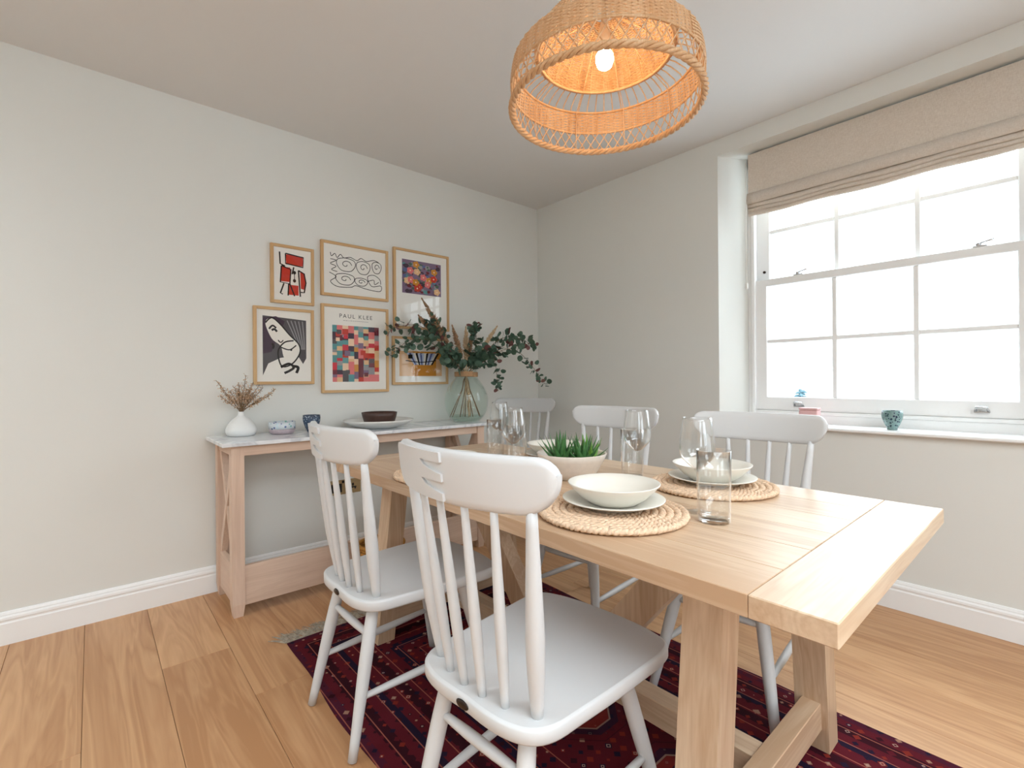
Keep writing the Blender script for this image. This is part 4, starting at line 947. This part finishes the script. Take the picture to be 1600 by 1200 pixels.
def succulent():
    x, y = -1.235, 1.375
    p = tag(MB().lathe([(0, 0), (.07, 0), (.082, .004), (.10, .03), (.122, .07), (.132, .092), (.130, .095), (.124, .09), (.108, .06), (.10, .052), (0, .05)], 56).build('planter_bowl', M['potwhite'], None, (x, y, TZ)), 'white ceramic bowl holding the succulent in the middle of the table', 'bowl')
    g = MB(); rg = random.Random(6)
    for k in range(160):
        a, r = rg.uniform(0, 2 * PI), .105 * math.sqrt(rg.random()); s = rg.uniform(.004, .008)
        g.lathe([(0, -s), (s, 0), (0, s * .7)], 6, (r * math.cos(a), r * math.sin(a), .058), 0, False)
    g.lathe([(0, .056), (.112, .056)], 24); gr = g.build('gravel', M['gravel'], p); gr['kind'] = 'stuff'
    s = empty('succulent_plant', (x, y, TZ + .055)); tag(s, 'green spiky succulent growing in the white bowl', 'plant')
    for (cx, cy, n, mat, sz) in ((-.03, -.025, 20, 'succ', 1.0), (.03, .03, 18, 'succ', .95), (.035, .06, 8, 'succ2', .9)):
        for k in range(n):
            a = k * 2.39996 + rg.uniform(-.2, .2); el = math.radians(80 - 60 * (k / n) + rg.uniform(-6, 6)); L = rg.uniform(.085, .12) * sz
            d = Vector((math.cos(a) * math.cos(el), math.sin(a) * math.cos(el), math.sin(el))); side = d.cross(Vector((0, 0, 1))).normalized(); up = side.cross(d)
            m = MB(); vs = []; segs = 6
            for i in range(segs + 1):
                t = i / segs; wd = .0155 * (1 - t ** 1.6) * (0.75 + .5 * math.sin(PI * min(1, t + .25))) + .0004; c = d * (L * t) + Vector((0, 0, 1)) * (.02 * t * t) - up * 0
                vs += [c - side * wd, c - up * wd * .55, c + side * wd, c + up * wd * .15]
            fs = [(i * 4 + j, i * 4 + (j + 1) % 4, i * 4 + 4 + (j + 1) % 4, i * 4 + 4 + j) for i in range(segs) for j in range(4)]
            m.add([tuple(v) for v in vs], fs, 0, True)
            m.build('leaf', M[mat], s, (cx + .008 * math.cos(a), cy + .008 * math.sin(a), 0))
succulent()

# ------------------------------------------------------------------ things on the window sill
def sill_things():
    z = .866
    m = MB().lathe([(0, 0), (.020, 0), (.022, .004), (.021, .008), (.030, .026), (.041, .055), (.0435, .075), (.0425, .096), (.0395, .096), (.040, .075), (.028, .028), (0, .014)], 32)
    tag(m.build('glazed_cup', M['pat_green'], None, (-.571, 3.03, z)), 'green and navy patterned cup on the window sill', 'cup')
    m = MB().box((-.046, -.03, 0), (.046, .03, .084), .004); m.box((-.047, -.031, .085), (.047, .031, .097), .003)
    tag(m.build('pink_box', M['pink'], None, (-.94, 3.03, z)), 'small pink lidded box on the window sill', 'box')
sill_things()

# ------------------------------------------------------------------ pendant lamp
def pendant():
    LX, LY = -1.02, 1.318
    p = empty('pendant_lamp', (LX, LY, 0)); tag(p, 'large woven rattan dome pendant lamp with a lit bulb over the table', 'pendant lamp')
    zr, z1, z2, z3, z4 = 2.05, 2.125, 2.198, 2.238, 2.37
    Rr, R1, R2, R3 = .315, .316, .306, .222
    ring = lambda R, z, n=96: [(R * math.cos(2 * PI * i / n), R * math.sin(2 * PI * i / n), z) for i in range(n)]
    m = MB()
    for st in range(3):   # braided rim
        m.tube([((Rr + .007 * math.cos(24 * a + st * 2.094)) * math.cos(a), (Rr + .007 * math.cos(24 * a + st * 2.094)) * math.sin(a), zr + .006 * math.sin(24 * a + st * 2.094)) for a in [2 * PI * i / 288 for i in range(288)]], .0062, 6, closed=True)
    m.build('braided_rim', M['wicker'], p)
    m = MB(); n = 56
    for d in (-1, 1):
        for k in range(n):
            a0 = 2 * PI * k / n; pts = []
            for i in range(7):
                t = i / 6; a = a0 + d * 1.35 * 2 * PI / n * t * 1.0; R = Rr + (R1 - Rr) * t + .002 * d; pts.append((R * math.cos(a), R * math.sin(a), zr + (z1 - zr) * t))
            m.tube(pts, .0021, 5)
    l = m.build('lattice_strands', M['wicker'], p); l['kind'] = 'stuff'
    def weave(name, prof, rows, nst):
        m = MB()
        for j in range(rows):
            t = j / (rows - 1); R, z = prof(t); N = nst * 2
            pts = []
            for i in range(N * 2):
                a = 2 * PI * i / (N * 2); o = .0026 * math.cos(PI * (i / 2 + j)); pts.append(((R + o) * math.cos(a), (R + o) * math.sin(a), z + (o * .6 if R < .25 else 0)))
            m.tube(pts, .0029, 4, closed=True, smooth=False)
        w = m.build(name, M['wicker'], p); w['kind'] = 'stuff'
    weave('woven_band', lambda t: (R1 + (R2 - R1) * t * t, z1 + (z2 - z1) * t), 15, 56)
    def crown(t): return (R3 * math.cos(t * PI / 2 * .93) ** .9 + .012, z3 + (z4 - z3) * math.sin(t * PI / 2) ** 1.05)
    weave('woven_crown', crown, 40, 48)
    m = MB()
    for k in range(56):   # stakes run from the rim to the crown
        a = 2 * PI * k / 56; c, s = math.cos(a), math.sin(a)
        prof = [(R1 - .001, z1 - .003), (R2, z2), (R2 - .012, z2 + .016), (R3 + .035, z3 - .006), (R3, z3 + .002)]
        m.tube([(r * c, r * s, z) for r, z in prof], .0022, 5)
        if k % 2 == 0: m.tube([(crown(t)[0] * c, crown(t)[0] * s, crown(t)[1]) for t in (0, .25, .5, .75, 1)], .0024, 4)
    for k in range(10):  # light wire frame inside
        a = 2 * PI * k / 10 + .1; c, s = math.cos(a), math.sin(a)
        m.tube([(r * c, r * s, z) for r, z in [(Rr - .008, zr), (R1 - .01, z1), (R2 - .009, z2), (R3 + .02, z3 - .008), (R3 - .01, z3 - .002), (.12, z3 + .075), (.03, z4 - .012)]], .0018, 5)
    st = m.build('stakes', M['wicker'], p); st['kind'] = 'stuff'
    m = MB(); m.tube(ring(R2 - .004, z2 + .002), .004, 6, closed=True); m.tube(ring(R1, z1), .0045, 6, closed=True); m.tube(ring(R3 + .002, z3 - .002), .005, 6, closed=True); m.build('hoops', M['wicker'], p)
    MB().tube([(0, 0, z4 - .03), (0, 0, ZC - .02)], .0035, 8).build('flex', M['cord'], p)
    MB().lathe([(0, -.03), (.02, -.03), (.05, -.012), (.055, 0), (0, 0)], 28, (0, 0, ZC)).build('ceiling_rose', M['cord'], p)
    MB().lathe([(0, 2.25), (.02, 2.25), (.022, 2.255), (.02, 2.30), (.012, 2.345), (0, 2.345)], 20).build('lamp_holder', M['cord'], p)
    MB().lathe([(0, 2.181), (.012, 2.183), (.024, 2.192), (.0305, 2.212), (.029, 2.228), (.02, 2.243), (.014, 2.252), (0, 2.252)], 24).build('bulb', M['bulb'], p)
pendant()
